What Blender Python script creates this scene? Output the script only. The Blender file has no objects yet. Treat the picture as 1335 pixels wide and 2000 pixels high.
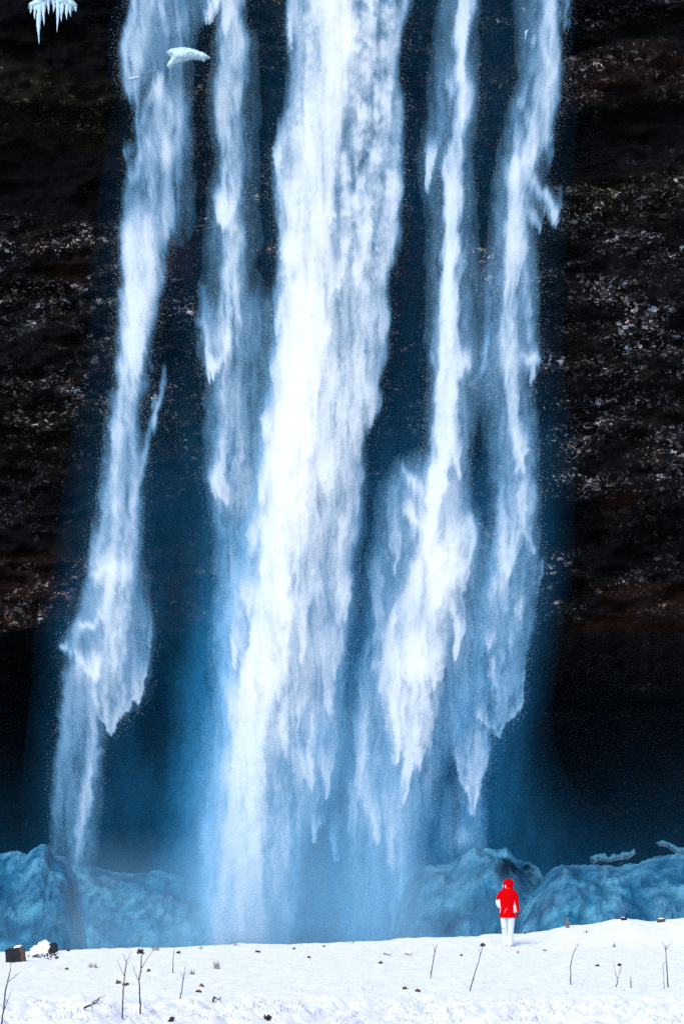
import bpy, bmesh, math, random
import numpy as np
from mathutils import Vector, Matrix
# ---------------------------------------------------------------- camera, sky, sun, exposure
SC = bpy.context.scene; COL = SC.collection
FPX = 6697.0; HORIZON = 1700.0; EYE = 1.7
cam = bpy.data.cameras.new('camera'); co = bpy.data.objects.new('camera', cam); COL.objects.link(co)
cam.sensor_fit = 'VERTICAL'; cam.sensor_height = 36.0; cam.lens = 36.0*FPX/2000.0
cam.clip_start = .5; cam.clip_end = 2000
PITCH = math.atan((HORIZON-1000.0)/FPX)
co.location = (0, 0, EYE); co.rotation_euler = (math.pi/2+PITCH, 0, 0)
SC.camera = co
SUN_EL = math.radians(46); SUN_AZ = math.radians(205)          # compass style: behind the camera, a little to the left
sun_dir = Vector((math.sin(SUN_AZ)*math.cos(SUN_EL), math.cos(SUN_AZ)*math.cos(SUN_EL), math.sin(SUN_EL)))
w = bpy.data.worlds.new('World'); SC.world = w; w.use_nodes = True
nt = w.node_tree; nt.nodes.clear()
sky = nt.nodes.new('ShaderNodeTexSky'); sky.sky_type = 'NISHITA'; sky.sun_disc = False
sky.sun_elevation = SUN_EL; sky.sun_rotation = SUN_AZ; sky.air_density = 1.0; sky.dust_density = 1.0
bg = nt.nodes.new('ShaderNodeBackground'); bg.inputs['Strength'].default_value = .14
ow = nt.nodes.new('ShaderNodeOutputWorld')
nt.links.new(sky.outputs[0], bg.inputs[0]); nt.links.new(bg.outputs[0], ow.inputs[0])
sl = bpy.data.lights.new('sun', 'SUN'); sl.energy = 1.15; sl.angle = math.radians(30); sl.color = (1, .985, .96)
so = bpy.data.objects.new('sun', sl); COL.objects.link(so); so.rotation_euler = sun_dir.to_track_quat('Z', 'Y').to_euler()
SC.view_settings.view_transform = 'Standard'; SC.view_settings.look = 'None'; SC.view_settings.gamma = 1
SC.view_settings.exposure = 0.85
cy = SC.cycles; cy.max_bounces = 6; cy.diffuse_bounces = 3; cy.glossy_bounces = 2; cy.transmission_bounces = 3
cy.transparent_max_bounces = 24; cy.use_denoising = False; cy.use_adaptive_sampling = False; cy.sample_clamp_indirect = 2.0; cy.caustics_reflective = False; cy.caustics_refractive = False
# ---------------------------------------------------------------- helpers
def P(px, py, Y):
    """world point that lies Y metres ahead on the sight line of photo pixel (px, py); arrays allowed"""
    c, s = math.cos(PITCH), math.sin(PITCH)
    a = (px-667.5)/FPX; b = (1000.0-py)/FPX
    dy = c-b*s; dz = s+b*c
    return a/dy*Y, Y+0*a, EYE+dz/dy*Y
def Pv(px, py, Y): return Vector([float(v) for v in P(px, py, Y)])
def tag(o, label=None, cat=None, group=None, kind=None):
    if label: o['label'] = label
    if cat: o['category'] = cat
    if group: o['group'] = group
    if kind: o['kind'] = kind
    return o
def link(name, me, parent=None, mats=()):
    o = bpy.data.objects.new(name, me); COL.objects.link(o)
    if parent: o.parent = parent
    for m in mats: me.materials.append(m)
    return o
def empty(name, loc=(0, 0, 0)):
    o = bpy.data.objects.new(name, None); COL.objects.link(o); o.location = loc; return o
def np_mesh(name, co_, faces, attrs=None, smooth=True, midx=None):
    """fast mesh from an (n,3) array and an (m,k) array of faces"""
    co_ = np.ascontiguousarray(co_, np.float32); faces = np.ascontiguousarray(faces, np.int32)
    me = bpy.data.meshes.new(name); n, k = faces.shape
    me.vertices.add(len(co_)); me.vertices.foreach_set('co', co_.ravel())
    me.loops.add(n*k); me.loops.foreach_set('vertex_index', faces.ravel())
    me.polygons.add(n); me.polygons.foreach_set('loop_start', np.arange(0, n*k, k, dtype=np.int32))
    if midx is not None: me.polygons.foreach_set('material_index', np.ascontiguousarray(midx, np.int32))
    for nm, v in (attrs or {}).items():
        at = me.attributes.new(nm, 'FLOAT', 'POINT'); at.data.foreach_set('value', np.ascontiguousarray(v, np.float32).ravel())
    me.update(calc_edges=True)
    me.polygons.foreach_set('use_smooth', np.full(n, smooth, bool))
    me.validate()
    return me
def grid_faces(nr, nc, keep=None):
    i = np.arange(nr*nc).reshape(nr, nc)
    q = np.stack([i[:-1, :-1], i[:-1, 1:], i[1:, 1:], i[1:, :-1]], -1).reshape(-1, 4)
    if keep is not None: q = q[keep.ravel()]
    return q
class NT:
    """short hand for building a material's nodes"""
    def __init__(self, name):
        self.m = bpy.data.materials.new(name); self.m.use_nodes = True
        self.t = self.m.node_tree; self.t.nodes.clear(); self.out = self.n('ShaderNodeOutputMaterial')
    def n(self, typ, **kw):
        nd = self.t.nodes.new(typ)
        for k, v in kw.items():
            if k in nd.inputs.keys():
                if hasattr(v, 'is_linked') or isinstance(v, bpy.types.NodeSocket): self.t.links.new(v, nd.inputs[k])
                else: nd.inputs[k].default_value = v
            else: setattr(nd, k, v)
        return nd
    def l(self, a, b): self.t.links.new(a, b)
    def attr(self, nm): return self.n('ShaderNodeAttribute', attribute_name=nm).outputs['Fac']
    def math(self, op, a, b=0., clamp=False):
        nd = self.t.nodes.new('ShaderNodeMath'); nd.operation = op; nd.use_clamp = clamp
        for i, v in enumerate((a, b)):
            if isinstance(v, bpy.types.NodeSocket): self.l(v, nd.inputs[i])
            else: nd.inputs[i].default_value = v
        return nd.outputs[0]
    def mix(self, f, a, b):
        nd = self.t.nodes.new('ShaderNodeMix'); nd.data_type = 'RGBA'
        for s, v in ((nd.inputs['Factor'], f), (nd.inputs[6], a), (nd.inputs[7], b)):
            if isinstance(v, bpy.types.NodeSocket): self.l(v, s)
            else: s.default_value = v if not isinstance(v, tuple) or len(v) == 4 else v+(1,)
        return nd.outputs[2]
    def ramp(self, f, stops):
        nd = self.t.nodes.new('ShaderNodeValToRGB'); self.l(f, nd.inputs[0]); e = nd.color_ramp.elements
        while len(e) < len(stops): e.new(.5)
        for s, (p, c) in zip(e, stops):
            s.position = p; s.color = c if len(c) == 4 else tuple(c)+(1,)
        return nd.outputs[0]
    def coord(self, scale=(1, 1, 1), kind='Object'):
        tc = self.n('ShaderNodeTexCoord'); mp = self.n('ShaderNodeMapping'); self.l(tc.outputs[kind], mp.inputs[0]); mp.inputs['Scale'].default_value = scale
        return mp.outputs[0]
    def noise(self, vec, scale, detail=4, rough=.55):
        nd = self.n('ShaderNodeTexNoise'); self.l(vec, nd.inputs['Vector']); nd.inputs['Scale'].default_value = scale
        nd.inputs['Detail'].default_value = detail; nd.inputs['Roughness'].default_value = rough; return nd.outputs[0]
    def voro(self, vec, scale, feature='F1'):
        nd = self.n('ShaderNodeTexVoronoi'); nd.feature = feature; self.l(vec, nd.inputs['Vector']); nd.inputs['Scale'].default_value = scale; return nd
    def bump(self, h, strength=.5, dist=.05):
        nd = self.n('ShaderNodeBump'); self.l(h, nd.inputs['Height']); nd.inputs['Strength'].default_value = strength; nd.inputs['Distance'].default_value = dist; return nd.outputs[0]
    def principled(self, col, rough=.7, spec=.3, normal=None, **kw):
        p = self.n('ShaderNodeBsdfPrincipled'); 
        for nm, v in (('Base Color', col), ('Roughness', rough), ('Specular IOR Level', spec)):
            if isinstance(v, bpy.types.NodeSocket): self.l(v, p.inputs[nm])
            else: p.inputs[nm].default_value = (v+(1,)) if isinstance(v, tuple) and len(v) == 3 else v
        if normal is not None: self.l(normal, p.inputs['Normal'])
        for k, v in kw.items(): p.inputs[k].default_value = v
        self.l(p.outputs[0], self.out.inputs[0]); return p
def plain(name, col, rough=.7, spec=.3, var=.25, scale=30., bump=.3):
    T = NT(name); c = T.coord(); n = T.noise(c, scale, 4)
    lo = tuple(v*(1-var) for v in col); hi = tuple(min(1, v*(1+var)) for v in col)
    T.principled(T.mix(n, lo, hi), rough, spec, T.bump(n, bump, .02)); return T.m
# ---------------------------------------------------------------- water density (metres of spray along the fall face)
import numpy as np
GS = 2.0                                   # grid step, in units of 1/6697 rad (one photo pixel at the fall)
GX0, GX1, GY0, GY1 = -20, 1360, -130, 1890
gx = np.arange(GX0, GX1, GS); gy = np.arange(GY0, GY1, GS)
PX, PY = np.meshgrid(gx, gy)
def vnoise(x, y, seed=0):
    rng = np.random.RandomState(seed + 11)
    T = rng.rand(256, 256)
    xi = np.floor(x).astype(int); yi = np.floor(y).astype(int)
    fx = x - xi; fy = y - yi
    fx = fx*fx*fx*(fx*(fx*6-15)+10); fy = fy*fy*fy*(fy*(fy*6-15)+10)
    a = T[yi & 255, xi & 255]; b = T[yi & 255, (xi+1) & 255]
    c = T[(yi+1) & 255, xi & 255]; d = T[(yi+1) & 255, (xi+1) & 255]
    return (a*(1-fx)+b*fx)*(1-fy)+(c*(1-fx)+d*fx)*fy
def fbm(x, y, seed=0, octv=4, gain=.5):
    s = 0; amp = 1; t = 0
    for k in range(octv):
        s = s + amp*vnoise(x*2**k + 17.3*k, y*2**k + 9.1*k, seed + k); t += amp; amp *= gain
    return s/t
def sstep(a, b, x):
    t = np.clip((x-a)/(b-a), 0, 1); return t*t*(3-2*t)
# the falling water breaks up: every outline is bent by the same turbulence
WX = PX + 24*(fbm(PX/60, PY/110, 1)-.5) + 12*(fbm(PX/12, PY/30, 2)-.5) + 4.5*(vnoise(PX/3.2, PY/8, 3)-.5)
WY = PY + 22*(fbm(PX/45, PY/80, 4)-.5) + 26*(fbm(PX/9, PY/60, 5, 3)-.5) + 9*(vnoise(PX/3.5, PY/25, 6)-.5)
class Field:
    def __init__(self): self.t = np.ones_like(PX); self.mx = 1.
    def add(self, a, sl=None):
        if sl is None: self.t *= 1-np.clip(a, 0, .995)
        else: self.t[sl] *= 1-np.clip(a, 0, .995)
    def rows(self, y0, y1): 
        return slice(max(0, int((y0-GY0)/GS)), max(0, min(len(gy), int((y1-GY0)/GS)+1)))
    def strand(self, pts, sl=16, sr=16, pad=0):
        """(y, left, right, density) down the strand; sl, sr soft edge widths"""
        p = np.array(pts, float)
        R = self.rows(p[0, 0]-60, p[-1, 0]+60)
        x = WX[R]; y = WY[R]
        l = np.interp(y, p[:, 0], p[:, 1]); r = np.interp(y, p[:, 0], p[:, 2]); a = np.interp(y, p[:, 0], p[:, 3])
        e = sstep(p[0, 0]-30, p[0, 0]+30, y) if p[0, 0] > -100 else 1.
        e = e*(1-sstep(p[-1, 0]-30, p[-1, 0]+30, y))
        self.add(a*e*sstep(-sl/2, sl/2, x-l)*sstep(-sr/2, sr/2, r-x), R)
    def tongue(self, tx, ty, L, w, a, lean=0, pw=.65, hollow=.0):
        R = self.rows(ty-L-30, ty+40)
        x = WX[R]; y = WY[R]
        h = (ty-y)/L; hc = np.clip(h, 1e-3, 1)
        cx = tx+lean*hc
        half = w/2*hc**pw+1.2
        u = np.abs(x-cx)/half
        ins = 1-sstep(.62, 1.12, u)
        prof = (1-hollow)+hollow*sstep(.15, .85, u)
        f = sstep(-.012, .012, h)*(1-sstep(.25, 1., h))
        self.add(a*ins*prof*f, R)
    def curtain(self, edge, L, a, soft=3, fx=14):
        """water ending in a ragged lower edge (x, y polyline), thinning upwards over L"""
        p = np.array(edge, float)
        R = self.rows(p[:, 1].min()-L*3, p[:, 1].max()+40)
        x = WX[R]; y = WY[R]
        yb = np.interp(x, p[:, 0], p[:, 1])
        d = yb-y
        f = sstep(-soft, soft, d)*np.exp(-np.clip(d, 0, None)/L)
        self.add(a*f*sstep(p[0, 0]-fx/2, p[0, 0]+fx/2, x)*(1-sstep(p[-1, 0]-fx/2, p[-1, 0]+fx/2, x)), R)
    def line(self, pts, a):
        """thin thread: (x, y, half width, gain) stations"""
        p = np.array(pts, float)
        R = self.rows(p[:, 1].min()-40, p[:, 1].max()+40)
        x = WX[R]; y = WY[R]; best = np.zeros_like(x)
        for (x0, y0, w0, g0), (x1, y1, w1, g1) in zip(p[:-1], p[1:]):
            dx, dy = x1-x0, y1-y0
            t = np.clip(((x-x0)*dx+(y-y0)*dy)/(dx*dx+dy*dy), 0, 1)
            d = np.hypot(x-x0-t*dx, y-y0-t*dy)/(w0+t*(w1-w0))
            best = np.maximum(best, np.exp(-d**2.2)*(g0+t*(g1-g0)))
        self.add(a*best, R)
    def blob(self, cx, cy, rx, ry, a):
        R = self.rows(cy-3*ry, cy+3*ry)
        self.add(a*np.exp(-((WX[R]-cx)/rx)**2-((WY[R]-cy)/ry)**2), R)
    def clot(self, cx, cy, rx, ry, a):
        R = self.rows(cy-2*ry, cy+2*ry); c0 = max(0, int((cx-2*rx-GX0)/GS)); c1 = int((cx+2*rx-GX0)/GS)+1
        x = WX[R, c0:c1]; y = WY[R, c0:c1]*.6+PY[R, c0:c1]*.4; d = ((x-cx)/rx)**2+((y-cy)/ry)**2
        self.t[R, c0:c1] *= 1-np.clip(a*np.exp(-d**2.2)*(.75+.35*(y-cy)/ry), 0, .98)
    def scatter(self, n, y0, y1, left, right, s0, s1, amax, seed, lean=(-4, 10), hollow=.35):
        rng = np.random.RandomState(seed)
        for k in range(n):
            y = rng.uniform(y0, y1); l = np.interp(y, left[0], left[1]); r = np.interp(y, right[0], right[1]); s = rng.uniform(s0, s1)
            self.tongue(rng.uniform(l, r), y, 110*s, 34*s, rng.uniform(.15, 1)*amax, rng.uniform(*lean), hollow=hollow)
    def alpha(self, streak=.8, seed=50, sx=13, sy=75, gain=1):
        a = np.clip(1-self.t, 0, .999)
        n = fbm(WX/sx, PY/sy, seed, 4)*.5+fbm(WX/(sx*.45), PY/(sy*1.9), seed+5, 3)*.35+fbm(PX/4, PY/11, seed+9, 2)*.15
        if gain != 1: a = 1-(1-a)**(1+(gain-1)*sstep(.2, .6, a))
        k = np.clip(1+streak*2.6*(n-.5), .1, 2.6)
        return 1-(1-a)**k

def stream_left():
    F = Field()
    F.strand([(-130,262,300,.5),(0,252,300,.5),(60,247,290,.5),(120,246,285,.5),(165,246,272,.5),(200,246,262,.4)], 12, 26)
    F.line([(256,0,8,.3),(249,60,7,.6),(246,130,8,.9),(244,180,7,1),(246,192,4,.6)], .6)
    F.strand([(-130,290,395,.34),(0,285,390,.36),(60,285,380,.38),(130,290,368,.3),(240,300,365,.3),(330,320,372,.2),(480,315,365,.14)], 30, 40)
    F.line([(262,170,6,.8),(265,230,5,.7),(268,275,3,.3)], .5)
    F.line([(312,150,7,.9),(312,168,11,1),(325,200,9,.7),(338,245,8,.4)], .6)
    F.line([(308,165,9,.8),(292,200,9,.5),(284,235,7,.6)], .45)
    F.blob(317,300,17,28,.6); F.blob(330,262,18,40,.25)
    F.strand([(160,270,352,.12),(250,262,362,.26),(300,262,350,.4),(360,252,345,.38),(420,243,335,.45),(470,240,322,.6),(520,241,312,.68),
              (580,241,305,.74),(640,238,300,.75),(690,233,292,.74),(735,226,276,.7),(790,219,264,.62),(860,211,262,.55),(930,203,268,.52),
              (1000,196,276,.52),(1060,186,278,.55),(1110,176,270,.55),(1160,166,262,.4),(1220,150,258,.36),(1290,136,250,.33),(1330,130,232,.3)], 26, 28)
    F.strand([(430,242,300,.3),(560,246,296,.45),(680,238,284,.5),(735,232,262,.4)], 16, 20)
    F.tongue(268,742,150,52,.6,lean=14)
    F.line([(322,715,7,.3),(312,760,7,.8),(297,810,6,1),(283,860,6,.9),(270,925,7,.7),(262,1000,9,.3)], .62)
    F.blob(225,1113,34,20,.62); F.line([(184,1118,7,.6),(205,1110,8,.8)], .5)
    F.line([(222,1120,16,.7),(212,1165,13,.8),(203,1205,9,1),(186,1217,8,1),(164,1219,7,.7)], .66)
    F.line([(160,1220,10,.5),(140,1250,10,.8),(128,1268,7,.9)], .5)
    F.tongue(186,1330,85,66,.7,lean=-20,hollow=.4)
    F.line([(128,1266,6,.9),(152,1280,9,.9),(165,1300,9,.9),(184,1326,7,1),(200,1290,7,.7)], .5)
    for a, b in [((226,1180),(196,1298)),((238,1190),(214,1300)),((252,1160),(222,1330)),((262,1150),(236,1330)),((232,1240),(206,1370))]:
        F.line([(a[0],a[1],3.5,.6),((a[0]+b[0])/2+3,(a[1]+b[1])/2,3.5,1),(b[0],b[1],3,.5)], .42)
    F.strand([(1110,215,292,.2),(1200,205,300,.3),(1260,196,300,.32),(1320,190,290,.34),(1375,190,272,.3)], 20, 34)
    F.curtain([(186,1370),(198,1405),(213,1432),(224,1424),(236,1398),(250,1383),(262,1374),(276,1364),(288,1320),(300,1240)], 32, .72)
    F.tongue(214,1432,120,62,.6,lean=14,hollow=.4)
    F.strand([(1290,124,200,.3),(1380,120,200,.36),(1460,114,196,.34),(1550,106,194,.3),(1640,96,192,.22),(1720,92,190,.12)], 26, 36)
    F.line([(188,1330,14,.3),(182,1420,13,.6),(176,1490,11,.9),(168,1560,11,1),(158,1640,10,.8),(152,1700,8,.3)], .42)
    F.line([(198,1462,5,.8),(186,1490,6,.6),(178,1510,6,.3)], .4)
    F.scatter(60, 20, 1150, ([0,400,800,1150],[255,245,220,175]), ([0,400,800,1150],[370,335,262,265]), .3, .8, .4, 15, (-2, 12))
    return F.alpha(1.05, 50, gain=1.15)
def stream_thin():
    F = Field()
    F.strand([(-130,430,485,.6),(-40,410,482,.7),(0,410,480,.72),(30,424,478,.66),(80,430,480,.46),(150,428,476,.46),(200,428,468,.52),(260,430,464,.56),
              (310,434,465,.54),(350,428,466,.45),(390,420,464,.4),(440,428,468,.45),(500,434,476,.5),(560,434,474,.46),(620,425,462,.36),(690,410,450,.25)], 18, 26)
    F.tongue(400,48,90,36,.8,lean=22); F.tongue(440,74,80,44,.7,lean=4); F.line([(398,-20,8,.4),(400,30,6,.9),(399,46,4,.7)], .6)
    F.strand([(60,415,500,.12),(300,410,500,.16),(500,400,500,.2),(700,395,500,.2)], 40, 50)
    F.tongue(430,458,100,64,.85,lean=10,pw=.8); F.line([(464,360,4,.5),(456,400,5,.9),(440,440,5,.8)], .5)
    F.line([(394,560,8,.3),(394,640,7,.7),(400,700,7,1),(408,738,6,1)], .6)
    F.line([(462,560,14,.5),(452,620,10,.8),(438,680,9,.9),(424,712,7,.8),(411,740,5,.8)], .6)
    F.tongue(409,748,60,40,.7,lean=6); F.blob(436,770,14,16,.3); F.strand([(600,398,452,.2),(720,402,455,.24),(760,420,470,.25),(900,430,480,.28),(1000,440,500,.2)], 24, 30)
    F.strand([(560,470,560,.12),(640,440,555,.26),(780,402,545,.3),(900,408,540,.38),(1000,420,540,.4),(1150,425,520,.4),(1300,415,480,.36),(1450,400,470,.36),(1600,395,450,.36),(1830,395,440,.3)], 40, 40)
    F.tongue(420,968,70,34,.45,lean=6); F.tongue(448,990,90,44,.5,lean=-22)
    F.line([(430,895,9,.3),(428,940,7,.8),(440,970,6,.9),(448,988,4,.8)], .4)
    F.scatter(46, 20, 960, ([0,400,800],[420,425,430]), ([0,400,800],[476,468,470]), .25, .7, .4, 16, (-6, 8))
    return F.alpha(1.05, 60, gain=1.2)
def stream_main():
    F = Field()
    # wide aerated body
    F.strand([(-130,570,800,.42),(0,568,798,.42),(100,570,780,.42),(200,566,778,.45),(300,552,782,.45),(400,545,776,.5),(480,545,762,.5),(560,552,757,.55),
              (640,535,755,.6),(720,530,748,.66),(800,522,735,.70),(850,516,712,.66),(900,508,702,.4),(950,500,698,.2)], 24, 18)
    F.strand([(840,516,706,.3),(900,508,702,.5),(950,500,700,.58),(1050,480,696,.54),(1150,448,690,.5),(1250,430,680,.48),(1350,428,674,.48),(1450,428,670,.46),(1540,415,655,.44),(1600,415,610,.46),
              (1700,402,565,.42),(1870,400,530,.4)], 46, 52)
    # the solid white core
    F.strand([(-130,622,694,.9),(0,620,692,.85),(60,626,696,.85),(120,620,694,.85),(190,608,684,.85),(250,594,670,.86),(310,586,664,.86),(400,578,650,.87),(450,562,646,.87),
              (500,556,645,.87),(545,574,642,.87),(600,562,640,.88),(660,544,634,.88),(740,536,614,.88),(850,531,602,.88),(950,522,600,.87),(1020,516,590,.87),(1100,506,574,.85),
              (1200,490,584,.84),(1280,474,566,.9),(1340,466,540,.88),(1420,458,520,.84),(1500,452,522,.86),(1570,450,514,.82),(1650,440,512,.78),(1740,428,506,.7),(1860,410,506,.62)], 18, 20)
    F.strand([(1480,420,600,.2),(1600,405,590,.4),(1700,398,580,.42),(1870,392,570,.34)], 40, 60)
    F.strand([(620,560,700,.5),(760,555,715,.6),(900,540,690,.6),(1100,520,680,.5),(1300,500,650,.4),(1500,480,640,.35)], 40, 40)
    # tongues of the body, largest first
    T = [(562,535,90,40,.85,6),(545,380,80,30,.5,14),(735,428,120,58,.9,-6),(712,428,100,40,.8,-4),(655,575,110,46,.85,6),(700,565,120,50,.8,8),(672,505,90,50,.8,0),
         (742,670,110,34,.7,10),(752,662,90,26,.6,4),(728,824,150,62,.85,2),(740,812,60,22,.6,4),(637,968,110,54,.85,14),(700,900,140,50,.6,6),(648,770,120,46,.5,6),
         (555,1170,100,60,.7,0),(545,1368,170,84,.9,-24),(500,1388,150,70,.9,-8),(522,1372,60,30,.7,0),(592,1310,170,40,.6,4),(675,1218,150,34,.7,2),(662,1235,120,30,.6,4),
         (640,1400,150,40,.6,4),(492,1578,170,52,.9,-8),(636,1562,120,40,.75,10),(600,1548,110,44,.6,0),(618,1642,80,42,.7,6),(655,1678,120,30,.45,8),(560,1700,140,50,.35,-6),
         (492,1672,120,48,.7,-8),(470,1480,110,36,.5,-10),(456,1545,120,34,.5,-6),(567,98,130,36,.75,6),(576,88,70,22,.6,4),(560,1820,110,36,.3,4),(590,1090,140,60,.6,-6),
         (560,940,180,60,.5,8),(690,1000,120,36,.5,4),(600,1230,140,60,.5,0),(718,470,120,40,.6,14),(748,560,160,36,.6,18),(772,420,120,26,.5,8),(742,208,70,36,.7,-2),(778,300,130,30,.6,4)]
    T += [(548,338,120,44,.85,10),(556,452,110,40,.8,14),(536,655,120,40,.8,8),(530,760,90,34,.7,6),(522,868,110,40,.8,8),(512,985,120,44,.85,10),(498,1080,110,40,.8,8),(482,1215,120,44,.8,6),(462,1310,130,44,.75,4),(448,1425,120,40,.65,4),
          (602,260,90,30,.5,8),(650,455,80,30,.7,4),(641,610,110,36,.8,6),(628,700,110,38,.8,6),(610,800,120,38,.8,6),(602,905,110,34,.8,6),(592,1010,110,34,.75,8),(576,1120,110,36,.8,6),(566,1240,100,36,.75,4),
          (700,740,110,40,.6,4),(690,880,120,40,.6,4),(668,1080,130,36,.6,4),(655,1330,130,36,.55,4),(560,1480,140,46,.5,2),(585,1430,120,38,.5,2),(520,1640,150,50,.5,0),(470,1800,150,50,.5,0),(760,360,90,28,.6,8),(764,500,90,26,.5,8)]
    for x, y, L, w, a, ln in T: F.tongue(x, y, L, w, a, ln)
    # torn clots on the right shoulder
    env = sstep(672, 700, PX)*(1-sstep(765, 792, PX))*(1-sstep(330, 560, PY))
    F.t = 1-(1-F.t)*(1-.50*env*(.35+.65*sstep(.40, .58, fbm(WX/30, WY/60, 23, 3))))
    rng = np.random.RandomState(8)
    for k in range(330):
        y = -110+680*rng.rand()**1.15; x = rng.uniform(672, 782)-.03*max(0, y-250); s = rng.uniform(.35, 1)**1.3
        F.clot(x, y, 15*s, 19*s, rng.uniform(.35, .9)*(1 if x < 765 else .6))
    for k in range(120):
        y = rng.uniform(-100, 620); l = np.interp(y, [0,400,600],[612,572,560]); F.clot(l+rng.normal(0, 9), y, rng.uniform(4, 11), rng.uniform(5, 15), rng.uniform(.3, .8))
    F.line([(800,-60,8,1),(794,10,8,1),(780,80,8,.9),(766,140,8,.7),(755,200,9,.4)], .75)
    F.line([(784,200,6,.4),(783,260,9,.8),(776,320,11,1),(770,380,11,.9),(762,450,11,.8),(752,540,10,.8),(748,600,10,.6)], .66)
    F.line([(572,-60,9,.8),(569,40,6,.9),(566,92,5,1)], .6)
    F.line([(540,390,9,.5),(546,450,8,.8),(558,515,8,1)], .55)
    F.strand([(0,560,625,.3),(120,560,618,.35),(250,545,600,.4),(380,538,585,.45),(480,542,565,.35),(600,540,575,.35)], 24, 10)
    # hanging secondary tongues, scattered over the whole body
    rng = np.random.RandomState(5)
    for k in range(150):
        y = rng.uniform(60, 1650); l = np.interp(y, [0,400,800,1150,1650],[575,548,524,448,430]); r = np.interp(y, [0,500,860,1450,1650],[785,760,705,660,560])
        s = rng.uniform(.35, 1)
        F.tongue(rng.uniform(l+12, r-6), y, 130*s, 46*s, rng.uniform(.12,.5), rng.uniform(-4, 16), hollow=.3)
    return F.alpha(1.0, 70, gain=.82)
def stream_right():
    F = Field()
    F.strand([(-130,896,930,.6),(0,896,926,.62),(80,893,916,.7),(150,888,916,.6),(210,886,920,.5),(265,884,906,.5),(320,872,904,.66),(380,866,898,.76),(440,862,890,.8),
              (550,861,885,.85),(640,859,890,.8),(700,856,902,.78),(760,850,894,.8),(840,842,894,.82),(900,838,874,.84),(960,832,862,.8),(1010,824,850,.7),(1060,826,848,.5)], 14, 16)
    F.strand([(-130,850,935,.2),(0,850,930,.22),(120,842,930,.26),(200,836,928,.28),(300,824,920,.26),(420,828,930,.2),(560,838,935,.24),(660,836,925,.34),(760,838,930,.34),(900,832,915,.34),(1000,810,905,.3)], 36, 36)
    F.tongue(838,366,110,34,.7,lean=6); F.blob(852,300,10,26,.35); F.blob(905,205,12,30,.3); F.tongue(900,250,60,34,.4,lean=6)
    F.tongue(900,745,90,40,.5,lean=0); F.line([(898,690,10,.8),(900,712,8,.8),(890,735,8,.5)], .4)
    F.line([(958,640,6,.4),(948,680,7,.9),(936,715,7,.8),(924,752,5,.3)], .5)
    F.line([(842,690,5,.5),(850,750,6,.7),(856,800,6,.6)], .4)
    F.tongue(862,966,150,54,.85,lean=6); F.tongue(892,938,110,32,.8,lean=-6); F.tongue(836,1094,140,44,.85,lean=-4)
    F.line([(785,915,9,.5),(800,935,10,.9),(818,955,11,1),(836,985,11,.8)], .62)
    F.line([(795,985,7,.4),(804,1015,8,.9),(820,1040,8,.9),(834,1084,6,1)], .62)
    F.curtain([(795,1010),(805,1030),(815,1030),(822,1048),(830,1060),(836,1094),(846,1050),(860,1040)], 40, .5)
    # middle fan
    F.strand([(1010,840,925,.3),(1060,822,926,.5),(1110,800,912,.62),(1160,780,888,.56),(1220,756,868,.5),(1290,746,862,.6),(1340,748,845,.6),(1400,752,832,.6),(1450,758,824,.5),(1490,766,812,.35)], 30, 26)
    F.strand([(880,780,830,.15),(960,745,910,.28),(1100,725,960,.34),(1250,705,950,.36),(1400,690,920,.34),(1560,680,840,.34),(1700,680,810,.32),(1860,680,800,.22)], 50, 60); F.tongue(770,1130,260,40,.3); F.tongue(735,1330,300,44,.3); F.tongue(705,1560,300,50,.3); F.tongue(770,1700,220,50,.3); F.tongue(690,1690,260,44,.25)
    F.blob(860,1095,36,44,.55); F.blob(880,1060,30,40,.3)
    F.tongue(856,1198,120,50,.85,lean=2); F.tongue(873,1160,90,30,.7,lean=4); F.tongue(912,1138,100,34,.6,lean=2); F.tongue(905,1160,80,22,.4,lean=4)
    F.line([(872,1150,6,.7),(882,1195,5,.8),(890,1245,5,.9),(893,1295,4,1)], .6); F.line([(900,1150,5,.4),(898,1220,5,.7),(894,1290,4,.9)], .5); F.tongue(893,1300,120,30,.5,lean=-2)
    F.line([(832,1238,4,.6),(822,1256,5,.9),(815,1270,4,1)], .5)
    F.blob(800,1300,34,18,.7); F.curtain([(770,1328),(800,1336),(810,1332),(822,1326),(832,1336),(842,1350),(850,1336),(858,1330),(868,1290)], 28, .62)
    F.tongue(843,1352,80,34,.6,lean=4)
    F.tongue(792,1560,150,26,.75,lean=2); F.tongue(772,1494,170,50,.8,lean=2,pw=.9); F.tongue(810,1508,120,36,.75,lean=6); F.tongue(792,1520,140,50,.6,lean=2)
    F.line([(756,1400,7,.5),(764,1440,7,.9),(771,1485,5,1)], .55); F.line([(792,1490,4,.8),(791,1556,3,1)], .6)
    F.line([(718,1400,14,.2),(714,1500,13,.7),(722,1580,11,.8),(738,1632,7,.9)], .42); F.line([(790,1480,12,.3),(782,1600,14,.7),(784,1720,13,.5),(786,1830,12,.2)], .36)
    F.tongue(742,1645,120,40,.4,lean=-14)
    F.scatter(70, 40, 1020, ([0,400,800,1000],[880,860,846,820]), ([0,400,800,1000],[925,895,900,870]), .25, .75, .5, 17, (-2, 10)); F.scatter(60, 1050, 1540, ([1050,1540],[790,735]), ([1050,1540],[915,815]), .35, .9, .45, 18, (-4, 8))
    return F.alpha(1.0, 80, gain=1.25)
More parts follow.
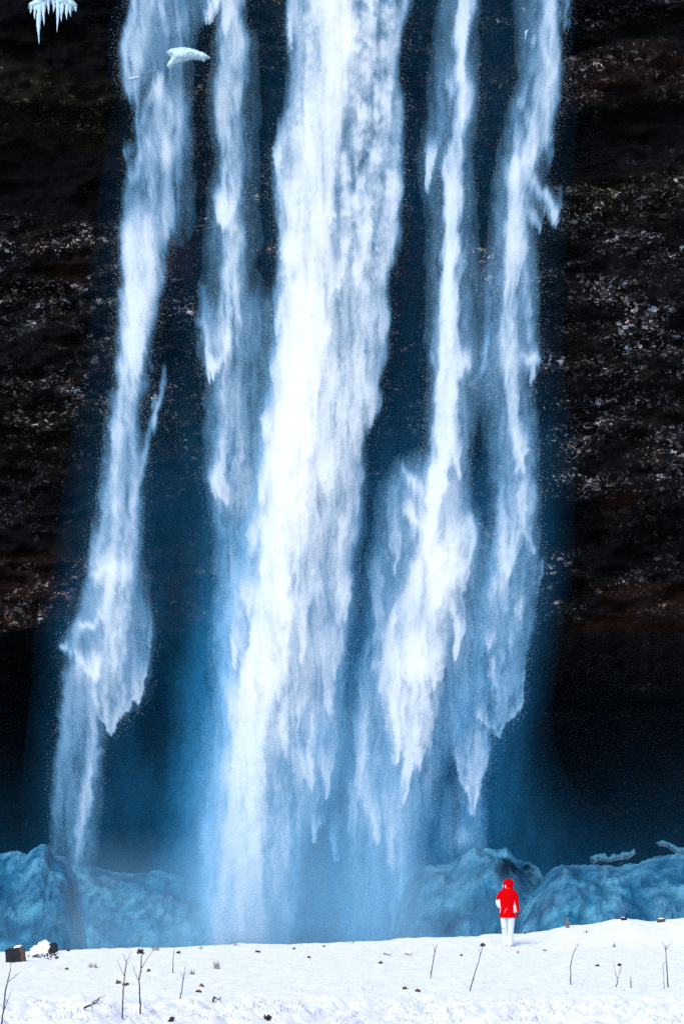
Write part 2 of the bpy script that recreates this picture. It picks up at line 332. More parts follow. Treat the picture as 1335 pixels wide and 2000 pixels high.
def stream_far_right():
    F = Field()
    F.strand([(-130,1066,1094,.5),(0,1062,1090,.5),(60,1055,1089,.52),(130,1050,1093,.5),(190,1046,1088,.45),(240,1038,1078,.46),(290,1012,1068,.5),(330,998,1040,.6),
              (380,996,1026,.62),(440,998,1028,.6),(490,984,1028,.62),(530,976,1008,.6),(600,978,1004,.55),(680,976,1006,.55),(740,982,1012,.6),(800,990,1016,.62),
              (860,998,1020,.6),(915,1004,1020,.5)], 20, 16)
    F.strand([(-130,1020,1095,.16),(0,1010,1092,.2),(150,1010,1092,.24),(260,985,1075,.24),(400,965,1045,.24),(520,945,1045,.28),(660,935,1052,.3),(760,930,1045,.26),(900,965,1045,.3),
              (1000,960,1050,.3),(1100,950,1048,.28),(1200,935,1042,.28),(1300,930,1026,.3),(1360,900,1018,.28)], 40, 26)
    F.line([(1104,-60,5,.7),(1105,0,5,.8),(1107,55,4,.9)], .5)
    F.blob(1075,150,12,24,.3); F.line([(1078,0,6,.6),(1080,80,6,.6),(1082,150,7,.6)], .4)
    F.line([(1056,285,10,.6),(1034,305,12,.9),(1012,325,11,.9),(1003,360,10,.6)], .5)
    F.line([(1066,260,6,.5),(1074,300,6,.8),(1073,335,4,.3)], .4)
    F.line([(1034,345,6,.4),(1050,372,7,.8),(1066,392,9,1),(1080,420,8,1),(1086,436,5,.8)], .75)
    F.line([(1030,400,5,.4),(1044,425,7,.7),(1052,440,5,.9)], .5); F.curtain([(1030,420),(1050,445),(1056,438),(1066,420),(1076,440),(1086,440),(1092,415),(1098,395)], 26, .45)
    F.tongue(1086,442,60,26,.6,lean=-8)
    F.tongue(1010,560,90,20,.5,lean=14); F.line([(1026,480,5,.6),(1024,520,4,.7),(1030,580,5,.6),(1036,640,5,.8),(1036,672,3,.8)], .5)
    F.blob(1036,703,16,9,.7); F.tongue(1042,747,60,30,.6,lean=2); F.line([(1050,680,3,.5),(1049,710,3,.8),(1044,742,3,.8)], .5)
    F.strand([(690,1008,1052,.3),(725,1008,1052,.3)], 14, 8)
    F.blob(996,710,18,50,.3); F.tongue(1016,935,150,36,.6,lean=-6); F.tongue(1004,925,90,22,.5,lean=0)
    F.strand([(940,984,1040,.3),(1000,975,1038,.36),(1060,972,1010,.45),(1110,972,1000,.5),(1135,980,996,.4)], 18, 18)
    F.tongue(990,1136,120,36,.6,lean=4); F.tongue(1034,1080,110,30,.4,lean=-14); F.strand([(1130,940,995,.3),(1200,938,985,.26),(1260,942,970,.3)], 20, 22)
    F.blob(955,1252,8,10,.6); F.tongue(955,1266,50,22,.4)
    F.line([(955,1290,5,.5),(966,1318,7,.9),(974,1352,5,.5),(976,1400,4,.3)], .5)
    F.line([(1058,1090,4,.8),(1053,1125,4,.8),(1051,1158,3,.4)], .45); F.blob(1042,1215,10,18,.18)
    F.curtain([(930,1400),(950,1424),(962,1428),(976,1442),(984,1420),(990,1402),(1000,1402),(1010,1385),(1020,1372),(1026,1330),(1030,1270)], 24, .62)
    F.strand([(1330,868,1010,.2),(1400,876,985,.28),(1440,886,960,.36),(1500,898,956,.36),(1550,908,944,.34),(1592,920,930,.3)], 18, 10)
    F.tongue(925,1598,230,86,.5,lean=0,pw=.8,hollow=.5)
    F.line([(884,1440,5,.4),(896,1490,5,.9),(904,1526,5,.9),(914,1544,5,1),(924,1592,3,1)], .5); F.line([(938,1440,7,.3),(938,1490,6,.7),(940,1525,4,.9)], .35)
    F.line([(956,1440,4,.5),(954,1500,4,.7),(944,1532,4,.9),(930,1580,4,.9)], .42)
    F.strand([(1540,850,950,.2),(1620,850,955,.25),(1680,860,950,.2)], 40, 30); F.blob(912,1640,22,20,.25)
    F.scatter(60, 60, 940, ([0,300,600,940],[1055,1000,976,1000]), ([0,300,600,940],[1090,1060,1010,1020]), .25, .7, .45, 19, (-2, 10)); F.scatter(40, 950, 1400, ([950,1400],[950,930]), ([950,1400],[1040,1005]), .3, .8, .3, 20, (-4, 8))
    return F.alpha(1.0, 90, gain=1.15)
def mist_field():
    F = Field()
    F.strand([(-130,230,430,.15),(0,235,430,.2),(150,240,405,.25),(300,235,400,.25),(500,215,400,.3),(700,200,400,.28),(900,185,390,.28),(1100,160,330,.3),(1250,130,320,.26),(1500,105,260,.2),(1700,90,260,.16)], 80, 80)
    F.strand([(-130,395,520,.1),(200,405,520,.25),(450,390,560,.4),(600,385,580,.5),(800,395,580,.62),(950,400,580,.66),(1100,395,600,.68),(1250,385,620,.7),(1400,380,640,.7),(1650,370,700,.66),(1860,340,760,.66)], 50, 40)
    F.strand([(-130,500,860,.3),(150,510,850,.4),(300,520,860,.5),(600,530,840,.5),(900,520,830,.55),(1200,480,850,.7),(1450,400,860,.75),(1650,380,860,.75),(1860,380,900,.72)], 60, 60)
    F.strand([(-130,810,960,.2),(60,820,960,.32),(300,800,980,.4),(550,790,1000,.45),(800,770,990,.42),(1000,740,1000,.5),(1200,720,1010,.55),(1400,700,1000,.55),(1600,700,980,.55),(1700,700,960,.5),(1860,700,980,.5)], 50, 60)
    F.strand([(-130,930,1100,.3),(100,930,1095,.36),(300,910,1090,.34),(500,920,1070,.36),(700,920,1075,.4),(900,930,1075,.42),(1100,930,1062,.42),(1250,920,1040,.42),(1380,900,1018,.4),(1450,880,985,.3),(1600,880,970,.25)], 60, 26)
    F.strand([(1300,350,460,.25),(1420,355,460,.45),(1550,345,460,.45),(1700,300,460,.42),(1860,150,460,.4)], 70, 80); F.blob(290,1560,60,110,.16); F.blob(240,1250,50,70,.2)
    for bx, by, rx, ry, al in ((970,1590,70,120,.2),(1060,1665,90,80,.08),(1010,1760,240,60,.16)): F.blob(bx, by, rx, ry, al)
    return F.alpha(.35, 40, 40, 110)
# ---------------------------------------------------------------- materials
def mat_rock():
    T = NT('wet_basalt'); c = T.coord((1, 1, 1.25))
    rub = T.attr('rubble_shade'); rust = T.attr('rust'); moss = T.attr('moss')
    cn = T.noise(c, 1.3, 3); wv = T.n('ShaderNodeVectorMath', operation='MULTIPLY_ADD'); 
    nz = T.n('ShaderNodeTexNoise'); T.l(c, nz.inputs['Vector']); nz.inputs['Scale'].default_value = 4.; nz.inputs['Detail'].default_value = 6
    T.l(nz.outputs[1], wv.inputs[0]); wv.inputs[1].default_value = (.5, .5, .5); T.l(c, wv.inputs[2]); wc = wv.outputs[0]
    v1 = T.voro(wc, 5.2); v2 = T.voro(wc, 10.5); v3 = T.voro(wc, 1.6)
    def rnd(v): 
        s = T.n('ShaderNodeSeparateColor'); T.l(v.outputs['Color'], s.inputs[0]); return s
    r1, r2, r3 = rnd(v1), rnd(v2), rnd(v3)
    b1 = T.math('POWER', r1.outputs[0], 22.); b2 = T.math('POWER', r2.outputs[0], 20.); b3 = T.math('POWER', r3.outputs[0], 12.)
    sm = T.math('ADD', T.math('MULTIPLY', b1, .50), T.math('ADD', T.math('MULTIPLY', b2, .62), T.math('ADD', T.math('MULTIPLY', b3, .03), T.math('MULTIPLY', r2.outputs[0], .0025))))  # bright cells: pale stones plus wet glints painted as colour
    pat = T.math('MULTIPLY', T.math('POWER', T.noise(T.coord((.38, .4, 1.)), .9, 6, .68), 7.), 62.)
    fine = T.math('MULTIPLY', T.math('POWER', T.noise(wc, 11, 5, .7), 3.), 6.)
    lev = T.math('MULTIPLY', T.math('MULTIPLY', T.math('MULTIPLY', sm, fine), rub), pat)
    hue = T.mix(r2.outputs[1], (.42, .66, 1.), (1., .70, .50))
    hue = T.mix(T.math('MULTIPLY', rust, r1.outputs[2]), hue, (1., .30, .13))
    hue = T.mix(moss, hue, (.45, .55, .15))
    base = T.mix(cn, (.0004, .0006, .0012), (.0012, .0015, .0024))
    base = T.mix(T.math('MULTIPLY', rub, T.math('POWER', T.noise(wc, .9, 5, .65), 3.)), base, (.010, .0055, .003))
    base = T.mix(T.math('MULTIPLY', moss, T.noise(wc, 5, 5, .7)), base, (.010, .008, .003))
    base = T.mix(rust, base, (.011, .0032, .0012))
    s = T.n('ShaderNodeVectorMath', operation='SCALE'); T.l(hue, s.inputs[0]); T.l(lev, s.inputs['Scale'])
    a = T.n('ShaderNodeVectorMath', operation='ADD'); T.l(s.outputs[0], a.inputs[0]); T.l(base, a.inputs[1])
    h = T.math('ADD', T.math('MULTIPLY', r1.outputs[1], .6), T.math('MULTIPLY', r2.outputs[2], .35)); h = T.math('ADD', h, T.math('MULTIPLY', T.noise(wc, 14, 4), .4))
    T.principled(a.outputs[0], .62, .06, T.bump(h, .8, .12)); return T.m
def mat_ice():
    T = NT('glacier_ice'); c = T.coord()
    n1 = T.noise(c, .8, 5, .6); n2 = T.noise(c, 3.5, 4); cav = T.attr('crease_shade')
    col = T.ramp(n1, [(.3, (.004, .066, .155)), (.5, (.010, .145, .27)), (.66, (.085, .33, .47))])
    col = T.mix(T.math('MULTIPLY', T.attr('froth_light'), T.math('ADD', n2, .1), True), col, (.25, .47, .61)); col = T.mix(cav, col, (.003, .035, .08))  # frothy ice with highlights painted on lump tops; crease shade painted dark
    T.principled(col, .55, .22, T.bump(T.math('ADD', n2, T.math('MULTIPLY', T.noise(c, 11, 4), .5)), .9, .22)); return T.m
def mat_snowice(name='hanging_ice', col=(.55, .74, .84)):
    T = NT(name); c = T.coord(); n = T.noise(c, 5, 4)
    T.principled(T.mix(n, tuple(v*.75 for v in col), col), .45, .35, T.bump(n, .5, .08)); return T.m
def mat_snow():
    T = NT('snow'); c = T.coord(); n = T.noise(c, 7, 6, .65); n2 = T.noise(c, 38, 3)
    h = T.math('ADD', n, T.math('MULTIPLY', n2, .35))
    T.principled(T.mix(n, (.78, .775, .775), (.88, .87, .86)), .75, .15, T.bump(h, .55, .035)); return T.m
def mat_water(name, col, trans=.45, thin=None, relief=.16):
    """aerated water: white scattering film whose cover is the amount of spray at each point"""
    T = NT(name); d = T.attr('cover'); dn = T.attr('mass')
    geo = T.n('ShaderNodeNewGeometry'); vm = T.n('ShaderNodeVectorMath', operation='SCALE'); T.l(geo.outputs['Normal'], vm.inputs[0]); vm.inputs['Scale'].default_value = relief
    va = T.n('ShaderNodeVectorMath', operation='ADD'); T.l(vm.outputs[0], va.inputs[0]); va.inputs[1].default_value = (0, -.72, .69)      # spray scatters evenly; only a little of the film's relief shows
    vn = T.n('ShaderNodeVectorMath', operation='NORMALIZE'); T.l(va.outputs[0], vn.inputs[0])
    c = T.mix(dn, thin or col, col)  # thin spray takes a painted blue for skylit shade
    df = T.n('ShaderNodeBsdfDiffuse'); tl = T.n('ShaderNodeBsdfTranslucent')
    for b in (df, tl): T.l(c, b.inputs['Color'])
    T.l(vn.outputs[0], df.inputs['Normal']); T.l(vn.outputs[0], tl.inputs['Normal'])
    m = T.n('ShaderNodeMixShader'); m.inputs[0].default_value = trans; T.l(df.outputs[0], m.inputs[1]); T.l(tl.outputs[0], m.inputs[2])
    tr = T.n('ShaderNodeBsdfTransparent'); m2 = T.n('ShaderNodeMixShader'); T.l(d, m2.inputs[0]); T.l(tr.outputs[0], m2.inputs[1]); T.l(m.outputs[0], m2.inputs[2])
    T.l(m2.outputs[0], T.out.inputs[0]); return T.m
M_ROCK = mat_rock(); M_ICE = mat_ice(); M_HANG = mat_snowice(); M_SNOW = mat_snow()
M_WATER = mat_water('white_water', (.79, .83, .87), .12, (.20, .53, .85)); M_MIST = mat_water('shade_blue_spray', (.026, .235, .475), .12, None, .1)  # blue of skylit shade is put into thin water and mist colours
M_PALE = mat_water('pale_spray', (.24, .50, .72), .12, None, .1)
M_DROP = mat_water('water_drops', (.90, .95, .98), .5, None, .6)
# ---------------------------------------------------------------- ground
CREST = np.array([(-900,1872),(-300,1866),(0,1858),(60,1856),(150,1853),(250,1849),(330,1849),(400,1845),(480,1842),(560,1843),(660,1838),(740,1836),(800,1831),(860,1828),(930,1827),(945,1822),(990,1823),
                  (1020,1822),(1070,1814),(1100,1808),(1150,1804),(1190,1795),(1215,1791),(1235,1795),(1265,1800),(1300,1794),(1340,1792),(1500,1785),(2200,1770)], float)
YC = 93.0
def ground_z(x, Y):
    x = np.asarray(x, float); Y = np.asarray(Y, float)
    px = 667.5+x/YC*FPX
    zc = EYE-(np.interp(px, CREST[:, 0], CREST[:, 1])-HORIZON)/FPX*YC
    b0 = np.interp(Y, [-60, 0, 42, 60, 84], [.5, 0, -.18, -.26, -.30]); b1 = np.minimum(-.30, zc+.02)
    base = b0+(b1+.30)*sstep(50, 86, Y)
    z = base+(zc-base)*sstep(85.5, YC, Y)
    z = z-.05*np.exp(-((Y-87.6)/.9)**2)*sstep(2.5, 6, x)+.035*np.exp(-((Y-90)/.8)**2)*sstep(2.5, 6, x)
    near = 1-sstep(44, 56, Y)
    n = (fbm(x*1.1, Y*.55, 201, 4)-.5)*.10+(fbm(x*4, Y*1.6, 202, 3)-.5)*(.08+.24*near)
    n = n+(fbm(x*9, Y*3.2, 207, 3)-.5)*(.02+.15*near); lump = sstep(.52, .75, fbm(x*3.1, Y*1.1, 204, 4))*near*.10
    z = z+(n*sstep(15, 42, Y)+lump)*(1-.35*sstep(90, 93, Y))
    drop = np.clip(Y-YC, 0, 1e9)
    z = z-np.where(Y > YC, np.minimum(4.3, .04*drop+.18*np.clip(drop-.6, 0, 9)**1.6), 0)
    return z
def ground_at(px, py):
    """where the sight line of a photo pixel meets the snow"""
    Ys = np.arange(38, YC, .05); x, _, z = P(np.full_like(Ys, px), np.full_like(Ys, py), Ys)
    g = ground_z(x, Ys); k = np.argmax(z < g)
    if not (z < g).any(): k = len(Ys)-1
    return Vector((x[k], Ys[k], g[k]))
xs = np.concatenate([-np.geomspace(260, 13, 26), np.arange(-12.6, 12.61, .06), np.geomspace(13, 260, 26)])
ys = np.concatenate([np.linspace(-120, 30, 26), np.arange(31, 41, .5), np.arange(41, 95.5, .12), np.linspace(96, 104, 24), np.linspace(106, 200, 20)])
GXm, GYm = np.meshgrid(xs, ys)
gme = np_mesh('snow_ground', np.stack([GXm, GYm, ground_z(GXm, GYm)], -1).reshape(-1, 3), grid_faces(*GXm.shape)[:, ::1])
tag(link('snow_ground', gme, None, [M_SNOW]), kind='structure')
wme = np_mesh('water', np.array([[-120, 100, -4.05], [120, 100, -4.05], [120, 160, -4.05], [-120, 160, -4.05]]), np.array([[0, 1, 2, 3]]))
Tw = NT('plunge_pool'); Tw.principled((.01, .06, .10), .2, .5, Tw.bump(Tw.noise(Tw.coord(), 2, 4), .5, .1))
tag(link('water', wme, None, [Tw.m]), kind='structure')
# ---------------------------------------------------------------- cliff with the hollow behind the fall
YF, YW = 135.0, 141.0                        # fall, cliff face
def band(y, y0, y1, f=40): return sstep(y0-f, y0+f, y)*(1-sstep(y1-f, y1+f, y))
cpx = np.arange(-420, 1760, 6.0); 
lipy = 1238.0
cpy = np.arange(-760, lipy+1, 6.0)
CX, CY_ = np.meshgrid(cpx, cpy)
wob = 90*(fbm(CX/260, CY_/120, 301, 3)-.5); yy = CY_+wob
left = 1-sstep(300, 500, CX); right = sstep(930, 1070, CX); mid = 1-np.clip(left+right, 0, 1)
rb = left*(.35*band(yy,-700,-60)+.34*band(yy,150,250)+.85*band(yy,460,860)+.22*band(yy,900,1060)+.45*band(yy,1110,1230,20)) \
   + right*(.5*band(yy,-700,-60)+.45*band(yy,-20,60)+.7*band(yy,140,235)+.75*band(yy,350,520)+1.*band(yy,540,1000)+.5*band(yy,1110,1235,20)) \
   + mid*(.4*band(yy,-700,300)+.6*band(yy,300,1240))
rb = rb*(.12+1.35*sstep(.36, .66, fbm(CX/95+CY_/160, CY_/48, 302, 4)))*.9; rb = rb+.9*right*np.exp(-((CX-1265)/80)**2-((CY_-880)/110)**2)  # low between ledges: overhang shade put into the rock colour
rs = .75*left*band(CY_,1190,1236,10)*sstep(.42,.6,fbm(CX/40,CY_/12,303,3))+.5*left*band(CY_,1080,1190,25)+.6*left*band(yy,440,600)*sstep(.45,.65,fbm(CX/70,CY_/60,304))*sstep(40,150,CX) \
   + 1.*right*band(CY_,1212,1238,6)*sstep(1060,1190,CX)+.6*right*band(CY_,1140,1212,15)*sstep(1120,1220,CX)+.5*right*band(yy,150,215)+.5*mid*band(yy,450,620)+.5*mid*band(CY_,1180,1236,14) \
   + right*np.exp(-((CX-1205)/34)**2-((CY_-985)/16)**2)
ms = .8*left*band(yy,150,300,25)+1.*np.exp(-((CX-1062)/22)**2-((CY_-498)/28)**2)+.5*right*band(yy,370,420,20)+.35*left*band(yy,820,900)+.5*mid*sstep(.55,.7,fbm(CX/50,CY_/80,309))
ledge = 1.3*left*band(yy,140,240,15)+.9*left*band(yy,430,850,20)+.5*left*band(yy,1100,1236,12)+1.2*right*band(yy,-30,55,12)+1.1*right*band(yy,120,245,12)+1.0*right*band(yy,345,1000,18)+.5*right*band(yy,1120,1236,10)+.6*mid
rel = ledge+1.6*(fbm(CX/190, CY_/120, 305, 4)-.5)+1.0*(fbm(CX/46, CY_/30, 306, 4)-.5)+.42*(fbm(CX/9, CY_/7, 307, 3)-.5)+.9*(1-np.abs(2*fbm(CX/130+.3*CY_/60, CY_/34, 308, 3)-1)-.7)
lean = np.clip((lipy-CY_)/2000, 0, 1)*-1.5
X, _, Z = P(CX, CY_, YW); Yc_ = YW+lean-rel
rows = [np.stack([X, Yc_, Z], -1)]; A = {'rubble_shade': [rb], 'rust': [rs], 'moss': [ms]}
# roof of the hollow and its back wall, down to the pool
lip = rows[0][-1]; nroof, nback = 40, 60
for k in range(1, nroof+nback+1):
    if k <= nroof:
        t = k/nroof; y = lip[:, 1]*(1-t)+t*157; z = lip[:, 2]-t*2.2-.5*np.sin(t*3.1)
    else:
        t = (k-nroof)/nback; y = 157+1.5*np.sin(t*3.1)+0*lip[:, 1]; z = (lip[:, 2]-2.2)*(1-t)+t*-5.5
    nn = 1.6*(fbm(lip[:, 0]*.5, np.full(len(lip), k*.2), 311, 4)-.5)
    rows.append(np.stack([lip[:, 0]*(1+.10*min(1, k/nroof)), y+nn*min(1, k/6), z+nn*.4*min(1, k/6)], -1)[None])
    for key, v in (('rubble_shade', .05), ('rust', .1*math.exp(-k/3)), ('moss', 0)): A[key].append(np.full((1, len(lip)), v))
V = np.concatenate(rows, 0)
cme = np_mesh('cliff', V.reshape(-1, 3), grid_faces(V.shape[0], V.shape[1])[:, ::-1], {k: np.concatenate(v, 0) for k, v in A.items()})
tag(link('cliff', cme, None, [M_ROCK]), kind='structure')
# ---------------------------------------------------------------- waterfall: sheets of spray with real relief, plus loose drops
def gblur(a, s):
    r = int(s*3); k = np.exp(-.5*(np.arange(-r, r+1)/s)**2); k /= k.sum()
    n0, n1 = a.shape[0]+2*r, a.shape[1]+2*r
    def conv(m, ax):
        n = m.shape[ax]+2*r
        f = np.fft.rfft(m, n, axis=ax)*(np.fft.rfft(k, n)[:, None] if ax == 0 else np.fft.rfft(k, n)[None])
        o = np.fft.irfft(f, n, axis=ax); return o[r:r+m.shape[0]] if ax == 0 else o[:, r:r+m.shape[1]]
    return conv(conv(a, 0), 1)
def sheets(name, a, Y0, thick, parent, mat, cut=.035, seed=0, layers=2, bulge=1.0):
    s2 = gblur(a, 16)
    bil = fbm(PX/26, PY/50, 400+seed, 4)-.5; bil2 = fbm(PX/9, PY/16, 420+seed, 3)-.5
    vs, fs, dn, ms_, off = [], [], [], [], 0
    keep = (a[:-1, :-1]+a[1:, 1:]+a[:-1, 1:]+a[1:, :-1])/4 > cut
    q = grid_faces(*a.shape, keep); used, inv = np.unique(q, return_inverse=True); q = inv.reshape(q.shape)
    for L in range(layers):
        side = -1 if L == 0 else 1
        Y = Y0+side*thick*(.25+.75*s2)+bulge*(-.35*s2+.22*bil*s2+.015*bil2*s2)*(1 if L == 0 else .6)
        x, _, z = P(PX, PY, Y0); x = x.ravel()[used]; z = z.ravel()[used]; y = Y.ravel()[used]
        vs.append(np.stack([x, y, z], -1)); fs.append(q+off); off += len(used)
        dn.append(1-(1-a.ravel()[used])**(1./layers)); ms_.append((.74*sstep(.18, .96, a)**1.2+.28*np.clip(s2, 0, 1)**1.8).ravel()[used])
    me = np_mesh(name, np.concatenate(vs), np.concatenate(fs)[:, ::-1], {'cover': np.concatenate(dn), 'mass': np.concatenate(ms_)})
    return link(name, me, parent, [mat])
def drops(name, wgt, n, Y0, spread, parent, mat, size=(.006, .017), seed=0, dens=.8):
    rng = np.random.RandomState(seed)
    c = np.cumsum(wgt.ravel()); idx = np.searchsorted(c, rng.rand(n)*c[-1]); idx = np.clip(idx, 0, wgt.size-1)
    px = PX.ravel()[idx]+rng.uniform(-1, 1, n)*GS; py = PY.ravel()[idx]+rng.uniform(-1, 1, n)*GS
    x, _, z = P(px, py, Y0); y = Y0+rng.normal(0, spread, n)
    s = size[0]*(size[1]/size[0])**(rng.rand(n)**1.6)
    d = rng.normal(size=(n, 3, 3)); d /= np.linalg.norm(d, axis=2, keepdims=True); d[:, :, 2] *= 1.5
    v = (np.stack([x, y, z], -1)[:, None]+d*s[:, None, None]).reshape(-1, 3)
    me = np_mesh(name, v, np.arange(3*n).reshape(n, 3), {'cover': np.full(3*n, dens)}, smooth=False)
    return link(name, me, parent, [mat])
STREAMS = [
 (stream_left, 'slender white stream nearest the left edge, leaning left and ending in a pointed plume', 135.6, .7, 60000),
 (stream_thin, 'thinnest stream, falling between the leftmost stream and the broad central torrent', 136.2, .6, 50000),
 (stream_main, 'broad solid white torrent in the middle, widest of the five streams', 134.6, 1.3, 70000),
 (stream_right, 'white stream just right of the central torrent, fanning out into ragged tongues halfway down', 135.4, .8, 70000),
 (stream_far_right, 'narrow forked stream at the right end of the fall, beside the bare dark rock', 136.0, .7, 60000)]
for k, (fn, lab, Y0, th, nd) in enumerate(STREAMS):
    a = fn()
    b_ = a; a = .82*a+.07*gblur(a, 2)+.13*gblur(a, 9); a = np.clip(a, 0, .995); a = a*(.55+.45*sstep(.03, .42, a))
    o = sheets('waterfall', a, Y0, th, None, M_WATER, seed=k)
    tag(o, lab, 'waterfall', 'streams of the waterfall')
    wide = np.clip(gblur(a, 8)-.03, 0, 1)
    sp = drops('spray', (wide*(1-a)*(.4+fbm(PX/20, PY/50, 90+k))), int(nd*1.5), Y0, .9, o, M_DROP, seed=k)
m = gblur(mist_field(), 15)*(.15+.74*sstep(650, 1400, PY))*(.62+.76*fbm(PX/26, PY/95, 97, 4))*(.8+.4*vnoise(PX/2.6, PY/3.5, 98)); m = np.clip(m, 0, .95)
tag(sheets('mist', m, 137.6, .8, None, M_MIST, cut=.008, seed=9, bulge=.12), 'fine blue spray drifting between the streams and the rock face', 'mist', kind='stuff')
# pale spray thrown forward where the torrent lands, in front of the ice
F = Field()
F.strand([(1380,400,800,.10),(1500,395,805,.30),(1620,385,810,.46),(1720,370,820,.56),(1800,350,830,.6),(1880,330,840,.6)], 90, 90)
F.strand([(1640,120,420,.05),(1720,130,430,.26),(1880,100,430,.34)], 130, 90); F.strand([(1660,780,960,.05),(1740,780,960,.22),(1880,780,1000,.26)], 60, 140)
F.strand([(1560,400,560,.10),(1700,398,540,.26),(1880,400,520,.30)], 50, 60); F.strand([(1760,-20,420,.05),(1860,-20,420,.30)], 60, 120)
m2 = gblur(F.alpha(.45, 140, 60, 150), 6); m2 = np.clip(m2, 0, .95)
tag(sheets('mist', m2, 117.0, 1.6, None, M_PALE, cut=.008, seed=12, layers=3, bulge=.3), 'pale spray drifting forward from the foot of the torrent over the ice', 'mist', kind='stuff')
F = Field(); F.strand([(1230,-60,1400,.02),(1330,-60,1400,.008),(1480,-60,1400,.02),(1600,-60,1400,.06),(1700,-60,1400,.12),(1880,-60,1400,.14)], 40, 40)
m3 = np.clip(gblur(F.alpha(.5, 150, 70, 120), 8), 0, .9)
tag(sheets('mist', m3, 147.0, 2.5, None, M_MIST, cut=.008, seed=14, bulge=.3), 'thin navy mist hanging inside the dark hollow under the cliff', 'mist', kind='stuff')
# ---------------------------------------------------------------- ice
def worley(x, y, seed=0):
    rng = np.random.RandomState(seed+700); JX, JY = rng.rand(64, 64), rng.rand(64, 64)
    xi = np.floor(x).astype(int); yi = np.floor(y).astype(int); f1 = np.full(x.shape, 9.); f2 = np.full(x.shape, 9.)
    for dx in (-1, 0, 1):
        for dy in (-1, 0, 1):
            a, b = xi+dx, yi+dy
            d = np.hypot(a+JX[b & 63, a & 63]-x, b+JY[b & 63, a & 63]-y)
            f2 = np.where(d < f1, f1, np.minimum(f2, d)); f1 = np.minimum(f1, d)
    return f1, f2
def ice_bank(skyline, Y0, depth, label, group=None, base=-4.4, seed=0, big=.55, cell=1.05, holes=()):
    """lumpy frozen spray: skyline in photo pixels at distance Y0; front slope, crest and back slope"""
    p = np.array(skyline, float); n = int((p[-1, 0]-p[0, 0])/2.2)+2
    cx = np.linspace(p[0, 0], p[-1, 0], n); sy = np.interp(cx, p[:, 0], p[:, 1])
    wx, _, wz = P(cx, sy, Y0)
    u = np.linspace(0, 1, 150)
    U, WXm = np.meshgrid(u, wx, indexing='ij'); H = np.broadcast_to(wz, U.shape)
    th = U*math.pi
    h = H-base
    y = Y0-depth*1.7*np.cos(th); z = base+h*np.sin(th)**.85
    arc = U*11
    sx = fbm(WXm*.8, arc*.8, 500+seed, 3)-.5
    f1, f2 = worley((WXm+sx*1.3)/cell, (arc+sx)/cell*1.1, seed)
    g1, g2 = worley((WXm-sx)/(cell*.36), arc/(cell*.36)*1.1, seed+3)
    e1, e2 = worley((WXm+sx*1.5)/(cell*2.6), arc/(cell*2.6), seed+5)
    lump = (1-np.clip(f1, 0, 1)**2)*.42*cell+(1-np.clip(g1, 0, 1)**2)*.13*cell+(1-np.clip(e1, 0, 1)**2)*big*.45
    lump = lump*(.55+.9*fbm(WXm*.5, arc*.5, 530+seed, 2))
    bl = 0
    for q_ in range(4): bl = bl+(.5**q_)*(1-np.abs(2*vnoise(WXm*1.3*2**q_+sx*2+7*q_, arc*1.3*2**q_, 540+seed+q_)-1))
    lump = lump+.24*(bl-.95)+.10*(fbm(WXm*7, arc*7, 515+seed, 3)-.5)
    nf = np.sin(th)
    y = y-lump*np.where(U < .6, 1, -.5)*(.35+.65*np.abs(np.cos(th))); z = z+(lump-.6)*.55*nf
    crease_shade = np.clip(1-(f2-f1)*3.2, 0, 1)*.35+np.clip(1-(e2-e1)*5, 0, 1)*.30+.25*(1-sstep(0, .4, U*2))  # shade of creases and low front, put into the colour
    for hx, hy, r in holes:
        q = P(np.array([hx]), np.array([hy]), Y0-depth*.4); k = np.exp(-(((WXm-q[0][0])/r)**2+((z-q[2][0])/(r*1.1))**2)**1.5)*(U < .55)
        y = y+k*1.5; crease_shade = np.maximum(crease_shade, k*.8)
    me = np_mesh('ice_bank', np.stack([WXm, y, z], -1).reshape(-1, 3), grid_faces(*U.shape), {'crease_shade': np.clip(crease_shade, 0, 1), 'froth_light': np.clip((lump-.55*lump.mean())/lump.max()*1.3-.25, 0, 1)*sstep(.12, .3, U)})
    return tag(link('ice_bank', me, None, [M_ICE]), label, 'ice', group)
IG = 'banks of frozen spray below the fall'
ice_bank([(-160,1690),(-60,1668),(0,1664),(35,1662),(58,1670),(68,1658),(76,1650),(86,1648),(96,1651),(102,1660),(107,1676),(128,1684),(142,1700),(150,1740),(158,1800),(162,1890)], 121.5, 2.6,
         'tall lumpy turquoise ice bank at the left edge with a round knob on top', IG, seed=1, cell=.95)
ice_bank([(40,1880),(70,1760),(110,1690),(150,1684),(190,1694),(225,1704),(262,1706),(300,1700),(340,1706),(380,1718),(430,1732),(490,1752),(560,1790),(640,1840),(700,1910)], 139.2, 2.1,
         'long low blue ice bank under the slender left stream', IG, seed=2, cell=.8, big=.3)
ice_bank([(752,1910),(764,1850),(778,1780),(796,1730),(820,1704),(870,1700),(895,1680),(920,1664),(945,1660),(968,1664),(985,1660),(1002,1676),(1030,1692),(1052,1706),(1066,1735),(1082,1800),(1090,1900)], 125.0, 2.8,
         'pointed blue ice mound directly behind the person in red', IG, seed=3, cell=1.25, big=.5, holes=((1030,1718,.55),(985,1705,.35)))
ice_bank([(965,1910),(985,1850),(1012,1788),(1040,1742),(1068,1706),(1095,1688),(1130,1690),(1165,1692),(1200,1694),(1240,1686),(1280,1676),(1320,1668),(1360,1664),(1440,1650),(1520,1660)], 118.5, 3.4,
         'largest ice bank, a bulging turquoise mass filling the lower right corner', IG, seed=4, cell=.72, big=.45)
